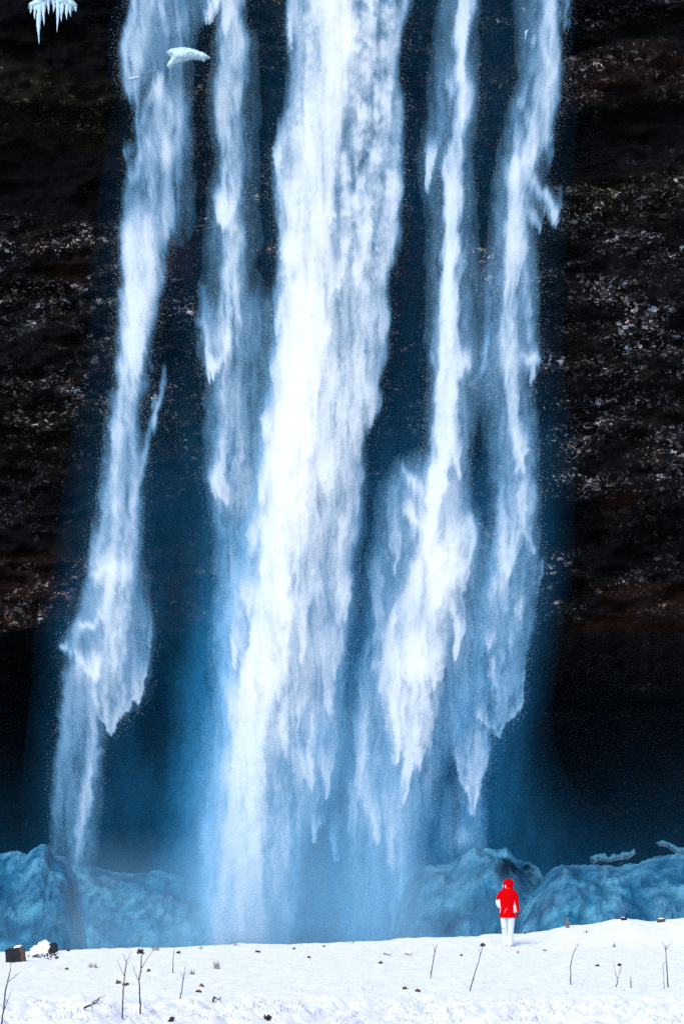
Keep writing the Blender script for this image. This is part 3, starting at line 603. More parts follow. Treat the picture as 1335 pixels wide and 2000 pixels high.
def chunk(name, poly, Y0, thick, label, cat, mat=None, seed=0, group=None):
    """rounded lump: its outline (photo pixels at Y0) swells to a real thickness"""
    p = np.array(poly, float); x0, y0 = p.min(0)-1; x1, y1 = p.max(0)+1
    gx_, gy_ = np.meshgrid(np.arange(x0, x1, .8), np.arange(y0, y1, .8))
    wx_ = gx_+1.6*(vnoise(gx_/3, gy_/3, 820+seed)-.5); wy_ = gy_+1.6*(vnoise(gx_/3, gy_/3, 830+seed)-.5)
    ins = np.zeros(gx_.shape, bool); d = np.full(gx_.shape, 99.)
    for (ax, ay), (bx, by) in zip(p, np.roll(p, -1, 0)):
        c_ = ((ay > wy_) != (by > wy_)) & (wx_ < (bx-ax)*(wy_-ay)/(by-ay+1e-9)+ax); ins ^= c_
        t = np.clip(((wx_-ax)*(bx-ax)+(wy_-ay)*(by-ay))/((bx-ax)**2+(by-ay)**2+1e-9), 0, 1)
        d = np.minimum(d, np.hypot(wx_-ax-t*(bx-ax), wy_-ay-t*(by-ay)))
    R = max(d[ins].max(), 1.); u = np.clip(d/R, 0, 1)*ins; hgt = np.sqrt(np.clip(1-(1-u)**2, 0, 1))*thick
    hgt = hgt*(.75+.5*fbm(gx_/7, gy_/7, 800+seed, 3)); X_, _, Z_ = P(gx_, gy_, Y0)
    keep = ins[:-1, :-1] & ins[1:, 1:] & ins[:-1, 1:] & ins[1:, :-1]
    q = grid_faces(*gx_.shape, keep); used, inv = np.unique(q, return_inverse=True); q = inv.reshape(q.shape); n = len(used)
    f = np.stack([X_, Y0-hgt, Z_], -1).reshape(-1, 3)[used]; b = np.stack([X_, Y0+.8*hgt+.01, Z_], -1).reshape(-1, 3)[used]
    e = np.concatenate([q[:, [0, 1]], q[:, [1, 2]], q[:, [2, 3]], q[:, [3, 0]]]); es = np.sort(e, 1); _, idx, cnt = np.unique(es, axis=0, return_index=True, return_counts=True)
    rim = e[idx[cnt == 1]]; wall = np.stack([rim[:, 1], rim[:, 0], rim[:, 0]+n, rim[:, 1]+n], -1)
    me = np_mesh(name, np.concatenate([f, b]), np.concatenate([q[:, ::-1], q+n, wall[:, ::-1]]), {'crease_shade': np.zeros(2*n)})
    o = link(name, me, None, [mat or M_HANG]); return tag(o, label, cat, group)
random.seed(4)
M_LEDGEICE = mat_snowice('ledge_ice', (.05, .20, .29))
chunk('ice_shelf', [(324,103),(334,95),(352,93),(372,94),(388,99),(402,106),(412,114),(402,116),(399,122),(388,117),(372,117),(356,122),(342,127),(331,136),(325,130),(334,113)], 134.4, .35,
      'flat white ice shelf sticking out beside the left stream', 'ice')
chunk('ice_shelf', [(253,152),(264,150),(277,148),(270,154),(262,156),(252,157)], 134.4, .12, 'small sliver of white ice at the edge of the left stream', 'ice')
chunk('ice_shelf', [(1024,60),(1031,58),(1028,68),(1026,80),(1023,76)], 138.4, .1, 'small white ice scrap clinging to rock near the top right', 'ice')
chunk('ice_chunk', [(1150,1674),(1163,1668),(1180,1666),(1187,1674),(1196,1667),(1208,1669),(1214,1663),(1228,1664),(1238,1657),(1240,1668),(1226,1678),(1205,1680),(1190,1684),(1166,1682),(1156,1690)], 127.5, .5,
      'row of blue ice lumps on the dark ledge above the right ice bank', 'ice', M_LEDGEICE)
chunk('ice_chunk', [(1278,1646),(1292,1641),(1308,1646),(1322,1654),(1345,1656),(1345,1668),(1318,1668),(1300,1655),(1284,1652)], 128.5, .5, 'blue ice strip sloping down at the far right edge', 'ice', M_LEDGEICE)
def rough_cone(bm, top, length, r, seed, seg=9, n=12):
    rng = random.Random(seed); rings = []
    for k in range(n+1):
        t = k/n; rr = r*(1-t)**.8*(1+.22*rng.uniform(-1, 1))+.004
        c = top+Vector((.06*math.sin(t*5+seed)*r*3, 0, -t*length))
        rings.append([bm.verts.new(c+Vector((math.cos(a)*rr*(1+.15*rng.uniform(-1, 1)), math.sin(a)*rr, 0))) for a in [2*math.pi*i/seg for i in range(seg)]])
    for a, b in zip(rings[:-1], rings[1:]):
        for i in range(seg): bm.faces.new((a[i], a[(i+1) % seg], b[(i+1) % seg], b[i]))
    bm.faces.new(rings[-1]); bm.faces.new(rings[0][::-1])
def bm_obj(name, bm, mat, parent=None, smooth=True):
    bmesh.ops.recalc_face_normals(bm, faces=bm.faces)
    for f in bm.faces: f.smooth = smooth
    me = bpy.data.meshes.new(name); bm.to_mesh(me); bm.free(); return link(name, me, parent, mat if isinstance(mat, list) else [mat])
cl = chunk('icicle_cluster', [(55,18),(58,6),(66,2),(64,-22),(90,-34),(120,-30),(142,-16),(146,4),(152,10),(150,18),(140,22),(128,16),(112,10),(100,8),(90,14),(76,20),(64,16)], 136.6, .45,
           'cluster of pale hanging icicles in the top left corner', 'icicles')
for k, (x, y0, y1, r) in enumerate([(61,8,28,4),(69,6,40,4.5),(77,10,90,6),(86,4,52,4.5),(95,0,30,4),(105,-2,26,4),(113,2,66,4.5),(121,8,44,4.5),(131,10,40,4.5),(138,12,34,3.5),(148,14,24,3)]):
    bm = bmesh.new(); a = Pv(x, y0, 136.35); rough_cone(bm, a, (y1-y0)*136.35/FPX, r*136/FPX, k); bm_obj('icicle', bm, M_HANG, cl)
# ---------------------------------------------------------------- scraps of dry plants on the cliff
def blades(name, pts, mat, hmin, hmax, width, seed=0, lean=.5, per=1, up=1.):
    rng = np.random.RandomState(seed); b = np.repeat(np.array(pts, float), per, 0); n = len(b)
    az = rng.rand(n)*6.283; h = rng.uniform(hmin, hmax, n); ln = rng.uniform(.1, lean, n)*h
    tip = b+np.stack([np.cos(az)*ln, np.sin(az)*ln, h*up], -1); midp = b*.5+tip*.5+np.stack([0*az, 0*az, .12*h], -1)
    sd = np.stack([np.cos(az+1.57), np.sin(az+1.57)*.4, 0*az], -1)*width/2
    v = np.stack([b-sd, b+sd, midp+sd*.7, midp-sd*.7, tip], 1).reshape(-1, 3)
    i = np.arange(n)*5; f = np.concatenate([np.stack([i, i+1, i+2], -1), np.stack([i, i+2, i+3], -1), np.stack([i+3, i+2, i+4], -1)])
    return np_mesh(name, v, f, smooth=False)
M_STRAW = plain('dry_grass', (.20, .145, .075), .9, .1, .5, 60); M_TWIG = plain('dark_twig', (.045, .035, .032), .85, .15, .5, 40)
M_BARK = plain('pale_bark', (.20, .17, .14), .85, .15, .5, 25); M_LEAF = plain('dead_leaf', (.14, .075, .025), .8, .2, .5, 50); M_SOIL = plain('dark_soil', (.05, .035, .026), .9, .1, .5, 30)
# ---------------------------------------------------------------- things standing in the snow
def tube(bm, pts, r0, r1, seg=6, knots=0., rng=random):
    pts = [Vector(p) for p in pts]; n = len(pts); rings = []
    for k, p in enumerate(pts):
        t = (pts[min(k+1, n-1)]-pts[max(k-1, 0)]).normalized(); s = t.cross(Vector((0, 1, 0)));  s = s.normalized() if s.length > 1e-4 else Vector((1, 0, 0)); u = t.cross(s)
        r = (r0+(r1-r0)*k/(n-1))*(1+knots*rng.uniform(-1, 1))
        rings.append([bm.verts.new(p+(s*math.cos(a)+u*math.sin(a))*r) for a in [2*math.pi*i/seg for i in range(seg)]])
    for a, b in zip(rings[:-1], rings[1:]):
        for i in range(seg): bm.faces.new((a[i], a[(i+1) % seg], b[(i+1) % seg], b[i]))
    bm.faces.new(rings[0][::-1]); bm.faces.new(rings[-1])
def stem_pts(px, Y, sub=4, jit=.004, dep=0., rng=random):
    out = []
    for k, ((x0, y0), (x1, y1)) in enumerate(zip(px[:-1], px[1:])):
        for t in range(sub):
            u = t/sub; q = Pv(x0+(x1-x0)*u, y0+(y1-y0)*u, Y+dep*(k+u)/len(px)); q += Vector((rng.uniform(-1, 1), rng.uniform(-1, 1), 0))*jit*(1 if k+t else 0); out.append(q)
    out.append(Pv(px[-1][0], px[-1][1], Y+dep)); return out
def plant(name, label, cat, stem, branches=(), head=None, r=.011, mat=None, pale=None, group=None, seed=0):
    rng = random.Random(seed); g = ground_at(*stem[0]); Y = g.y
    bm = bmesh.new(); pts = stem_pts(stem, Y, 5, .004, rng=rng); pts[0] = pts[0]-Vector((0, 0, .06)); r *= .8; tube(bm, pts, r, r*.5, 7, .18, rng)
    root = bm_obj(name, bm, mat or M_TWIG); tag(root, label, cat, group)
    if pale:
        bm = bmesh.new()
        for a, b in pale: tube(bm, stem_pts([a, b], Y, 4, .001, rng=rng), r*1.08, r*.95, 7, .05, rng)
        bm_obj('bark', bm, M_BARK, root)
    for k, br in enumerate(branches):
        bm = bmesh.new(); tube(bm, stem_pts(br, Y, 4, .004, rng.uniform(-.15, .15), rng), r*.5, r*.2, 5, .1, rng); bm_obj('branch', bm, mat or M_TWIG, root)
    if head:
        c = Pv(head[0], head[1], Y); s = head[2]*Y/FPX; bm = bmesh.new()
        for k in range(46):
            a = rng.uniform(0, 6.28); el = rng.uniform(-.1, 1.3); d = Vector((math.cos(a)*math.cos(el), math.sin(a)*math.cos(el), math.sin(el)))*s*rng.uniform(.6, 1)
            tube(bm, [c, c+d*.6, c+d], .0028, .0018, 4)
            bmesh.ops.create_icosphere(bm, subdivisions=1, radius=rng.uniform(.006, .011), matrix=Matrix.Translation(c+d))
        bm_obj('seed_head', bm, head[3] if len(head) > 3 else M_TWIG, root)
    return root
SG = 'bare stalks standing in the snow'
plant('sapling', 'pale sapling with dark bands and forked top, left of the two tall saplings', 'sapling', [(239,1987),(240,1950),(243,1915),(247,1879)],
      [[(243,1906),(236,1893),(229,1873)],[(247,1879),(251,1871),(258,1858)],[(247,1879),(244,1871),(241,1861)],[(246,1882),(255,1881)]], None, .012, None, [((239.6,1964),(240.2,1946)),((240.4,1940),(243.2,1909)),((243.6,1903),(246.6,1884))], SG, 1)
plant('sapling', 'dark sapling with a reddish seed head on top, right of the two tall saplings', 'sapling', [(275,1977),(273,1945),(272,1915),(276,1893),(276,1866)],
      [[(272,1915),(265,1903),(259,1882)],[(277,1891),(287,1874),(299,1856)],[(276,1868),(283,1859)]], (275,1862,9,M_SOIL), .013, None, [((272.2,1912),(275.6,1895)),((276,1890),(276,1874))], SG, 2)
plant('sapling', 'leaning sapling cut off by the left edge', 'sapling', [(3,2006),(7,1975),(11,1935),(15,1918),(20,1898)],
      [[(15,1919),(27,1909),(40,1899)],[(7,1976),(15,1955),(25,1930)],[(20,1898),(22,1888),(21,1877)]], None, .012, None, [((7,1973),(9,1955))], SG, 3)
plant('stalk', 'single short straight stalk left of the tall yellow grass tuft', 'stalk', [(338,1901),(338,1880),(340,1854)], [], None, .012, None, None, SG, 4)
plant('stalk', 'crooked stalk with a fine twiggy tip, below the tall yellow grass tuft', 'stalk', [(351,1952),(355,1935),(358,1913),(361,1894)], [[(359,1906),(364,1897)],[(358,1913),(353,1898)],[(361,1894),(362,1886)]], None, .011, None, None, SG, 5)
plant('stalk', 'slanting dark stalk with a side twig, left of the person', 'stalk', [(840,1911),(845,1880),(848,1861),(853,1845)], [[(848,1860),(847,1850),(844,1840)]], None, .013, None, None, SG, 6)
plant('stalk', 'long slanting stalk topped by a dry umbel, in front of the person', 'stalk', [(916,1936),(925,1907),(933,1880),(942,1849)], [[(938,1866),(935,1857),(934,1843)]], (942.5,1848,6), .012, None, [((920,1924),(925,1908))], SG, 7)
plant('stalk', 'bent dark stalk curving right at its tip, right of the person', 'stalk', [(1114,1924),(1113,1890),(1118,1864),(1129,1843)], [], None, .012, None, None, SG, 8)
plant('stalk', 'low forked stalk with two twiggy arms, in the right foreground', 'stalk', [(1202,1928),(1205,1917),(1207,1906)], [[(1206,1912),(1209,1898),(1212,1880)],[(1206,1914),(1200,1895),(1196,1878)],[(1208,1900),(1212,1893),(1213,1884)],[(1204,1918),(1199,1899)]], (1208.5,1886,4), .011, None, None, SG, 9)
plant('stalk', 'stubby upright stalk between the forked stalk and the tall right stalk', 'stalk', [(1231,1929),(1231,1919),(1230,1908)], [], None, .013, None, None, SG, 10)
plant('stalk', 'tallest straight stalk at the right with a forked top', 'stalk', [(1303,1929),(1302,1900),(1300,1875),(1299,1846)], [[(1299,1856),(1295,1845),(1292,1836)],[(1299,1855),(1305,1846),(1312,1836)],[(1300,1862),(1297,1856)]], None, .014, None, None, SG, 11)
plant('stalk', 'thin pale stalk close beside the tallest right stalk', 'stalk', [(1296,1931),(1295,1905),(1294,1880)], [[(1294,1888),(1289,1893)],[(1294,1882),(1299,1877)]], None, .009, M_BARK, None, SG, 12)
def fallen(label, px, r=.012, seed=0, fork=None):
    rng = random.Random(seed); bm = bmesh.new(); pts = [ground_at(*p)+Vector((0, 0, .02)) for p in px]
    full = []
    for a, b in zip(pts[:-1], pts[1:]): full += [a.lerp(b, t) for t in (0, .35, .7)]
    full.append(pts[-1]+Vector((0, 0, .05))); tube(bm, full, r, r*.5, 6, .15, rng)
    if fork:
        q = [ground_at(*p)+Vector((0, 0, .03)) for p in fork]; tube(bm, q, r*.5, r*.3, 5, .1, rng)
    tag(bm_obj('fallen_stick', bm, M_TWIG), label, 'stick', 'sticks lying on the snow')
fallen('forked brown stick lying on the snow left of the saplings', [(165,1974),(178,1966),(195,1960)], .014, 1, [(180,1965),(192,1957),(206,1949)])
fallen('small bent twig lying in the snow right of the crooked stalk', [(416,1958),(417,1950),(424,1955),(431,1962)], .012, 2)
fallen('short stick lying left of the slanting stalk, farther from the person', [(749,1864),(757,1866),(764,1868)], .014, 3)
fallen('short stick lying left of the slanting stalk, nearer the person', [(791,1864),(797,1866),(804,1868)], .014, 4)
def tuft(label, px, py, wpx, hpx, n, mat, seed, kind='grass_tuft', group='grass tufts poking through the snow'):
    g = ground_at(px, py); s = g.y/FPX; rng = np.random.RandomState(seed)
    b = np.stack([g.x+np.clip(rng.normal(0, .26, n), -.5, .5)*wpx*s, g.y+np.clip(rng.normal(0, .26, n), -.5, .5)*wpx*s, np.full(n, g.z-.02)], -1)
    me = blades(kind, b, mat, hpx*s*.35, hpx*s, .009, seed, .6)
    tag(link(kind, me, None, [mat]), label, 'grass', group)
for k, t in enumerate([('sparse dark grass tuft below the two stones', 181,1889,16,15,40,M_STRAW),('low grey-brown tuft on the snow left of the saplings', 190,1891,12,9,24,M_STRAW),
    ('tall yellow grass tuft, tallest of the tufts', 422,1892,12,24,46,M_STRAW),('thin brown grass tuft beside the tall yellow tuft', 376,1903,12,18,34,M_STRAW),
    ('yellow tuft on the snow crest under the central torrent', 461,1847,11,9,30,M_STRAW),('brown tuft on the crest behind the dark sapling', 304,1856,15,9,70,M_LEAF),
    ('ochre tuft near the crest, left of the central torrent', 392,1853,8,10,24,M_STRAW),('low red-brown tuft on the crest right of the torrent', 688,1842,10,6,20,M_LEAF),
    ('dark twiggy tuft on the bank beyond the person', 1144,1822,10,8,24,M_TWIG),('fine twiggy tuft at the path on the right', 1197,1850,9,12,22,M_TWIG),
    ('small curled tuft in front of the person', 1010,1862,9,9,16,M_TWIG)]):
    tuft(t[0], t[1], t[2], t[3], t[4], t[5], t[6], 30+k)
def clump(label, px, py, wpx, hpx, mat, seed, cat='clump', name='leaf_clump', group='dead leaf clumps on the snow'):
    g = ground_at(px, py); s = .62*g.y/FPX; rng = random.Random(seed); bm = bmesh.new()
    bmesh.ops.create_icosphere(bm, subdivisions=3, radius=1)
    for v in bm.verts:
        n_ = v.co.copy(); k = 1+.3*math.sin(n_.x*5+seed)*math.cos(n_.y*4+seed)+rng.uniform(-.14, .14)
        v.co = g+Vector((n_.x*wpx*s*.36*k, n_.y*wpx*s*.5*k, n_.z*hpx*s*.5*k*(1 if n_.z > 0 else .4)))
    for k in range(int(8+wpx*1.6)):
        c = g+Vector((rng.uniform(-.34, .34)*wpx*s, rng.uniform(-.4, .4)*wpx*s, abs(rng.gauss(0, hpx*s*.3))))
        d = [Vector((rng.gauss(0, 1), rng.gauss(0, 1), rng.gauss(0, .7))).normalized()*rng.uniform(.02, .05) for _ in range(4)]
        v = [bm.verts.new(c+e) for e in d]
        for f in ((0, 1, 2), (0, 2, 3), (0, 3, 1), (1, 3, 2)): bm.faces.new([v[i] for i in f])
    tag(bm_obj(name, bm, mat, None, False), label, cat, group)
for k, t in enumerate([('golden leaf clump at the foot of the pale sapling', 245,1925,18,8,M_LEAF),('brown leaf clump, left of the pale sapling foot clump', 232,1921,8,8,M_LEAF),
    ('small brown clump on the snow below the second stone', 131,1894,9,5,M_LEAF),('dark clump on the crest right of the saplings', 349,1862,12,7,M_SOIL),('pair of dark clods on the snow left of centre', 503,1860,18,7,M_SOIL),
    ('reddish clump near the crest right of centre', 574,1854,7,5,M_LEAF),('small dark clod right of centre', 603,1871,8,4,M_SOIL),('round brown clump left of the short sticks', 742,1882,14,7,M_LEAF),
    ('rusty leaf clump in the right foreground', 815,1936,13,6,M_LEAF),('small rusty leaf clump beside the larger rusty one', 790,1932,8,5,M_LEAF),('brown leaf in the left foreground right of the crooked stalk', 394,1927,9,4,M_LEAF),
    ('tan leaf in the foreground below the crooked stalk', 388,1938,9,5,M_LEAF),('tiny dark clod in front of the person, left side', 900,1867,6,4,M_SOIL),('dark clod in front of the path on the right', 1165,1887,8,4,M_SOIL),
    ('small dark clod right of the person', 1062,1857,8,3,M_SOIL),('brown leaf beside the dark sapling stem', 290,1898,6,6,M_LEAF),('dark tussock cut by the bottom edge left of centre', 522,1995,20,14,M_SOIL),
    ('dark tussock at the bottom left, near the saplings', 334,1995,10,12,M_SOIL),('rust-coloured clod on the crest beside the person', 1025,1822,6,9,M_LEAF),
    ('dark clod on the crest left of the sticks', 632,1849,6,5,M_SOIL),('mossy clod on the crest near the stones', 134,1858,8,6,M_SOIL)]):
    clump(t[0], t[1], t[2], t[3], t[4], t[5], 60+k)
def rock(name, label, poly, Y, thick, mat, capmat=None, cap=None, seed=0, cat='stone'):
    """angular block from its outline, with a chamfered real depth"""
    rng = random.Random(seed); f = [Pv(x, y, Y) for x, y in poly]; bm = bmesh.new()
    c = sum(f, Vector())/len(f)
    R = [[bm.verts.new(c.lerp(p, s)+Vector((0, d, 0))+Vector((rng.uniform(-1, 1), rng.uniform(-1, 1), rng.uniform(-1, 1)))*.012) for p in f] for s, d in ((.93, 0), (1, .05), (1.02, thick*.6), (.9, thick))]
    n = len(f)
    for a, b in zip(R[:-1], R[1:]):
        for i in range(n): bm.faces.new((a[i], a[(i+1) % n], b[(i+1) % n], b[i]))
    bm.faces.new(R[0]); bm.faces.new(R[-1][::-1])
    bmesh.ops.triangulate(bm, faces=[q for q in bm.faces if len(q.verts) > 4])
    bmesh.ops.subdivide_edges(bm, edges=bm.edges, cuts=3, use_grid_fill=True)
    for v in bm.verts: v.co += Vector((rng.uniform(-1, 1), rng.uniform(-1, 1), rng.uniform(-1, 1)))*.009
    o = bm_obj(name, bm, mat, None, False); tag(o, label, cat)
    if cap:
        bm = bmesh.new(); pts = [Pv(x, y, Y) for x, y in cap]
        lo = [bm.verts.new(p+Vector((0, .02+0*k, 0))) for k, p in enumerate(pts)]; hi = [bm.verts.new(p+Vector((0, thick*.95, .02))) for p in pts]
        n = len(pts)
        for i in range(n): bm.faces.new((lo[i], lo[(i+1) % n], hi[(i+1) % n], hi[i]))
        bm.faces.new(lo); bm.faces.new(hi[::-1])
        bmesh.ops.triangulate(bm, faces=[q for q in bm.faces if len(q.verts) > 4]); bmesh.ops.subdivide_edges(bm, edges=bm.edges, cuts=2, use_grid_fill=True)
        for v in bm.verts: v.co += Vector((rng.uniform(-1, 1), rng.uniform(-1, 1), rng.uniform(-1, 1)))*.012
        bm_obj('snow_cap', bm, M_SNOW, o)
    return o
def mat_stone():
    T = NT('dark_stone'); c = T.coord(); n = T.noise(c, 9, 6, .65); n2 = T.noise(c, 2.2, 2)
    T.principled(T.mix(n, (.005, .007, .010), (.028, .030, .034)), .8, .2, T.bump(n, .7, .04)); return T.m
M_STONE = mat_stone(); M_TAN = plain('tan_stone', (.10, .07, .05), .85, .15, .35, 14)
gs = ground_at(30, 1880)
st = rock('stone_block', 'dark squared stone block with a tan right face at the left edge', [(10,1857),(14,1853),(27,1851),(37,1850),(40,1860),(41,1884),(12,1885)], gs.y, .45, M_STONE, M_SNOW, [(26,1853),(29,1849),(40,1847),(41,1851)], 1)
fa = bmesh.new(); q = [Pv(x, y, gs.y+d) for x, y, d in ((37.2,1850.5,.0),(40,1848.5,.02),(46,1850,.06),(50,1881,.06),(42,1883,.0))]; qb = [v+Vector((.0, .3, 0)) for v in q]
lo = [fa.verts.new(v) for v in q]; hi = [fa.verts.new(v) for v in qb]
for i in range(5): fa.faces.new((lo[i], lo[(i+1) % 5], hi[(i+1) % 5], hi[i]))
fa.faces.new(lo); fa.faces.new(hi[::-1]); bm_obj('side_face', fa, M_TAN, st, False)
g2 = ground_at(95, 1866)
st2 = rock('boulder', 'snow-covered boulder with a bare dark right end, beside the squared stone', [(86,1852),(98,1843),(107,1841),(111,1847),(112,1858),(104,1863),(94,1860)], g2.y, .5, M_STONE, None, None, 2)
bm = bmesh.new(); bmesh.ops.create_icosphere(bm, subdivisions=5, radius=1)
cc = Pv(82, 1862, g2.y+.25); rr = random.Random(3)
for v in bm.verts:
    n_ = v.co.copy(); k = 1+.10*math.sin(n_.x*5+1)*math.cos(n_.z*6)+.05*math.sin(n_.x*13+n_.z*11)
    top = .26+.10*(n_.x+.3)
    v.co = cc+Vector((n_.x*.33*k, n_.y*.36*k, n_.z*top*k*(1 if n_.z > 0 else .5)))
    if n_.x > .55: v.co.x -= (n_.x-.55)*.12
bm_obj('snow_cap', bm, M_SNOW, st2)
bm = bmesh.new(); ml = []
for k in range(60):
    x = rr.uniform(58, 116); y = 1869+rr.gauss(0, 3); c = ground_at(x, y)+Vector((0, 0, rr.uniform(0, .05)))
    v = [bm.verts.new(c+Vector((rr.gauss(0, 1), rr.gauss(0, 1), rr.gauss(0, 1)))*.028) for _ in range(4)]
    for f in ((0, 1, 2), (0, 2, 3), (0, 3, 1), (1, 3, 2)): bm.faces.new([v[i] for i in f])
tag(bm_obj('soil', bm, M_SOIL, st2, False), kind='stuff')
# stump and tussocks on the crest to the right
def crest_post(label, px, y0, y1, wpx, seed):
    rng = random.Random(seed); Y = 91.8; bm = bmesh.new()
    for dx, h, w_ in ((0, 1., wpx), (wpx*.7, .55, wpx*.7), (-wpx*.8, .75, wpx*.35)):
        a = [Pv(px+dx, y0+4, Y), Pv(px+dx+rng.uniform(-.6, .6), y0-(y0-y1)*h*.5, Y), Pv(px+dx+rng.uniform(-1, 1), y0-(y0-y1)*h, Y)]
        tube(bm, a, w_*.5*Y/FPX, w_*.3*Y/FPX, 7, .2, rng)
    tag(bm_obj('stump', bm, M_BARK), label, 'stump')
crest_post('splintered grey stump on the snow crest right of the person', 1107, 1810, 1792, 4, 5)
def tussock(label, px, y0, wpx, hpx, seed, snow):
    Y = 92.2; rng = random.Random(seed); bm = bmesh.new(); bmesh.ops.create_icosphere(bm, subdivisions=4, radius=1); c = Pv(px, y0, Y); s = Y/FPX
    for v in bm.verts:
        n_ = v.co.copy(); k = 1+.16*math.sin(n_.x*6+seed)*math.cos(n_.z*7+seed)+rng.uniform(-.07, .07); v.co = c+Vector((n_.x*wpx*s*.5*k, n_.y*.2*k, n_.z*hpx*s*k*(1 if n_.z > 0 else .4)))
    o = bm_obj('tussock', bm, M_LEAF if snow else M_SOIL, None, False); tag(o, label, 'tussock')
    bm = bmesh.new(); bmesh.ops.create_icosphere(bm, subdivisions=3, radius=1)
    for v in bm.verts:
        n_ = v.co.copy(); v.co = c+Vector((n_.x*wpx*s*.36+(.0 if snow else -.02), n_.y*.2-.03, hpx*s*(.72 if snow else .8)+n_.z*hpx*s*.22))
    bm_obj('snow_cap', bm, M_SNOW, o)
tussock('brown grassy tussock on the crest near the right edge', 1290, 1800, 17, 8, 2, True)
tussock('small dark tussock capped with snow at the highest point of the crest', 1217, 1795, 12, 4, 3, False)
# litter too fine to count
rng = np.random.RandomState(77); pts = []
while len(pts) < 2600:
    px = rng.uniform(-10, 1345); py = 1850+150*rng.rand()**.8
    y0 = np.interp(px, CREST[:, 0], CREST[:, 1])+3
    if py < y0: continue
    dn = .12+1.0*np.exp(-((py-1928)/12)**2)*(.3+.7*(px > 640))+.9*(py > 1955)+.5*np.exp(-((py-y0-4)/6)**2)+.5*np.exp(-((py-1885)/8)**2)*(px < 420)
    dn *= sstep(.42, .68, np.array(fbm(np.array(px/38.), np.array(py/9.), 88, 3)))*1.4
    if rng.rand() < dn: g = ground_at(px, py); pts.append((g.x, g.y, g.z-.008))
pts = np.array(pts)
M_LIT = plain('grass_litter', (.10, .078, .06), .9, .1, .6, 3.)
tag(link('grass', blades('grass', pts, M_LIT, .008, .055, .005, 5, 2.4), None, [M_LIT]), 'sparse dry grass tips poking through the snow', 'grass', kind='stuff')
# ---------------------------------------------------------------- person seen from behind
exec_person = True
FEET = ground_at(991, 1848)
def loft(bm, rings, seg=28, cap=(True, True)):
    """rings: (centre, u radius vector, v radius vector)"""
    out = []
    for c, u, v in rings:
        out.append([bm.verts.new(Vector(c)+Vector(u)*math.cos(a)+Vector(v)*math.sin(a)) for a in [2*math.pi*i/seg for i in range(seg)]])
    fs = []
    for k, (a, b) in enumerate(zip(out[:-1], out[1:])):
        for i in range(seg): fs.append((k, i, bm.faces.new((a[i], a[(i+1) % seg], b[(i+1) % seg], b[i]))))
    if cap[0]: bm.faces.new(out[0][::-1])
    if cap[1]: bm.faces.new(out[-1])
    return fs
def resample(st, n):
    st = np.array(st, float); t = np.linspace(0, len(st)-1, n); i = np.clip(t.astype(int), 0, len(st)-2); f = (t-i)[:, None]
    p0 = st[np.clip(i-1, 0, None)]; p1 = st[i]; p2 = st[i+1]; p3 = st[np.clip(i+2, None, len(st)-1)]
    return .5*((2*p1)+(-p0+p2)*f+(2*p0-5*p1+4*p2-p3)*f**2+(-p0+3*p1-3*p2+p3)*f**3)
def limb(bm, st, n=26, seg=20, fold=.0, seed=0, cap=(True, True)):
    """stations x, y, z, rx, ry: rings stay level with the limb's run"""
    rng = random.Random(seed); q = resample(st, n); rings = []
    for k, (x, y, z, rx, ry) in enumerate(q):
        a = Vector(q[max(k-1, 0)][:3]); b = Vector(q[min(k+1, n-1)][:3]); t = (b-a).normalized()
        u = Vector((1, 0, 0)); u = (u-t*u.dot(t)).normalized(); v = t.cross(u)
        w_ = 1+fold*math.sin(k*2.1+seed)*rng.uniform(.3, 1)
        rings.append(((x, y, z), u*rx*w_, v*ry*w_))
    return loft(bm, rings, seg, cap)
M_RED = plain('red_shell_fabric', (.56, .0008, .003), .9, .02, .16, 9, .5); M_WHITEF = plain('white_shell_fabric', (.80, .80, .86), .6, .2, .05, 9, .3); M_PANTS = plain('white_ski_trousers', (.60, .66, .72), .65, .2, .05, 6, .4)
M_SKIN = plain('skin', (.55, .33, .25), .5, .3, .06, 12, .1); M_GLOVE = plain('dark_red_glove', (.22, .006, .016), .7, .2, .3, 20); M_SEAM = plain('grey_seam', (.25, .27, .32), .7, .2, .1); M_PIPE = plain('pink_piping', (.85, .35, .45), .5, .3, .05); M_ORANGE = plain('orange_trim', (.85, .16, .02), .6, .2, .1); M_HAIR = plain('dark_hair', (.03, .02, .015), .6, .3, .3)
# body: one skinned surface (hidden under the clothes except the face)
J = {'pelvis': (0, 0, .93, .12), 'waist': (0, 0, 1.08, .11), 'chest': (.0, .01, 1.28, .13), 'neck': (.0, .02, 1.46, .055), 'jaw': (.005, .045, 1.53, .06), 'head': (.01, .05, 1.61, .085), 'crown': (.01, .045, 1.67, .06), 'nose': (.045, .135, 1.585, .014),
     'lsho': (-.15, .01, 1.39, .06), 'lelb': (-.235, -.01, 1.14, .045), 'lwri': (-.17, .10, .97, .03), 'lhand': (-.15, .145, .962, .018),
     'rsho': (.15, .01, 1.39, .06), 'relb': (.215, .0, 1.12, .045), 'rwri': (.245, .036, .90, .022), 'rhand': (.248, .042, .85, .018),
     'lhip': (-.09, 0, .88, .085), 'lkne': (-.075, .0, .48, .06), 'lank': (-.06, -.02, .09, .04), 'ltoe': (-.07, .12, .03, .035), 'rhip': (.09, 0, .88, .085), 'rkne': (.085, .02, .48, .06), 'rank': (.06, .02, .09, .04), 'rtoe': (.08, .16, .03, .035)}
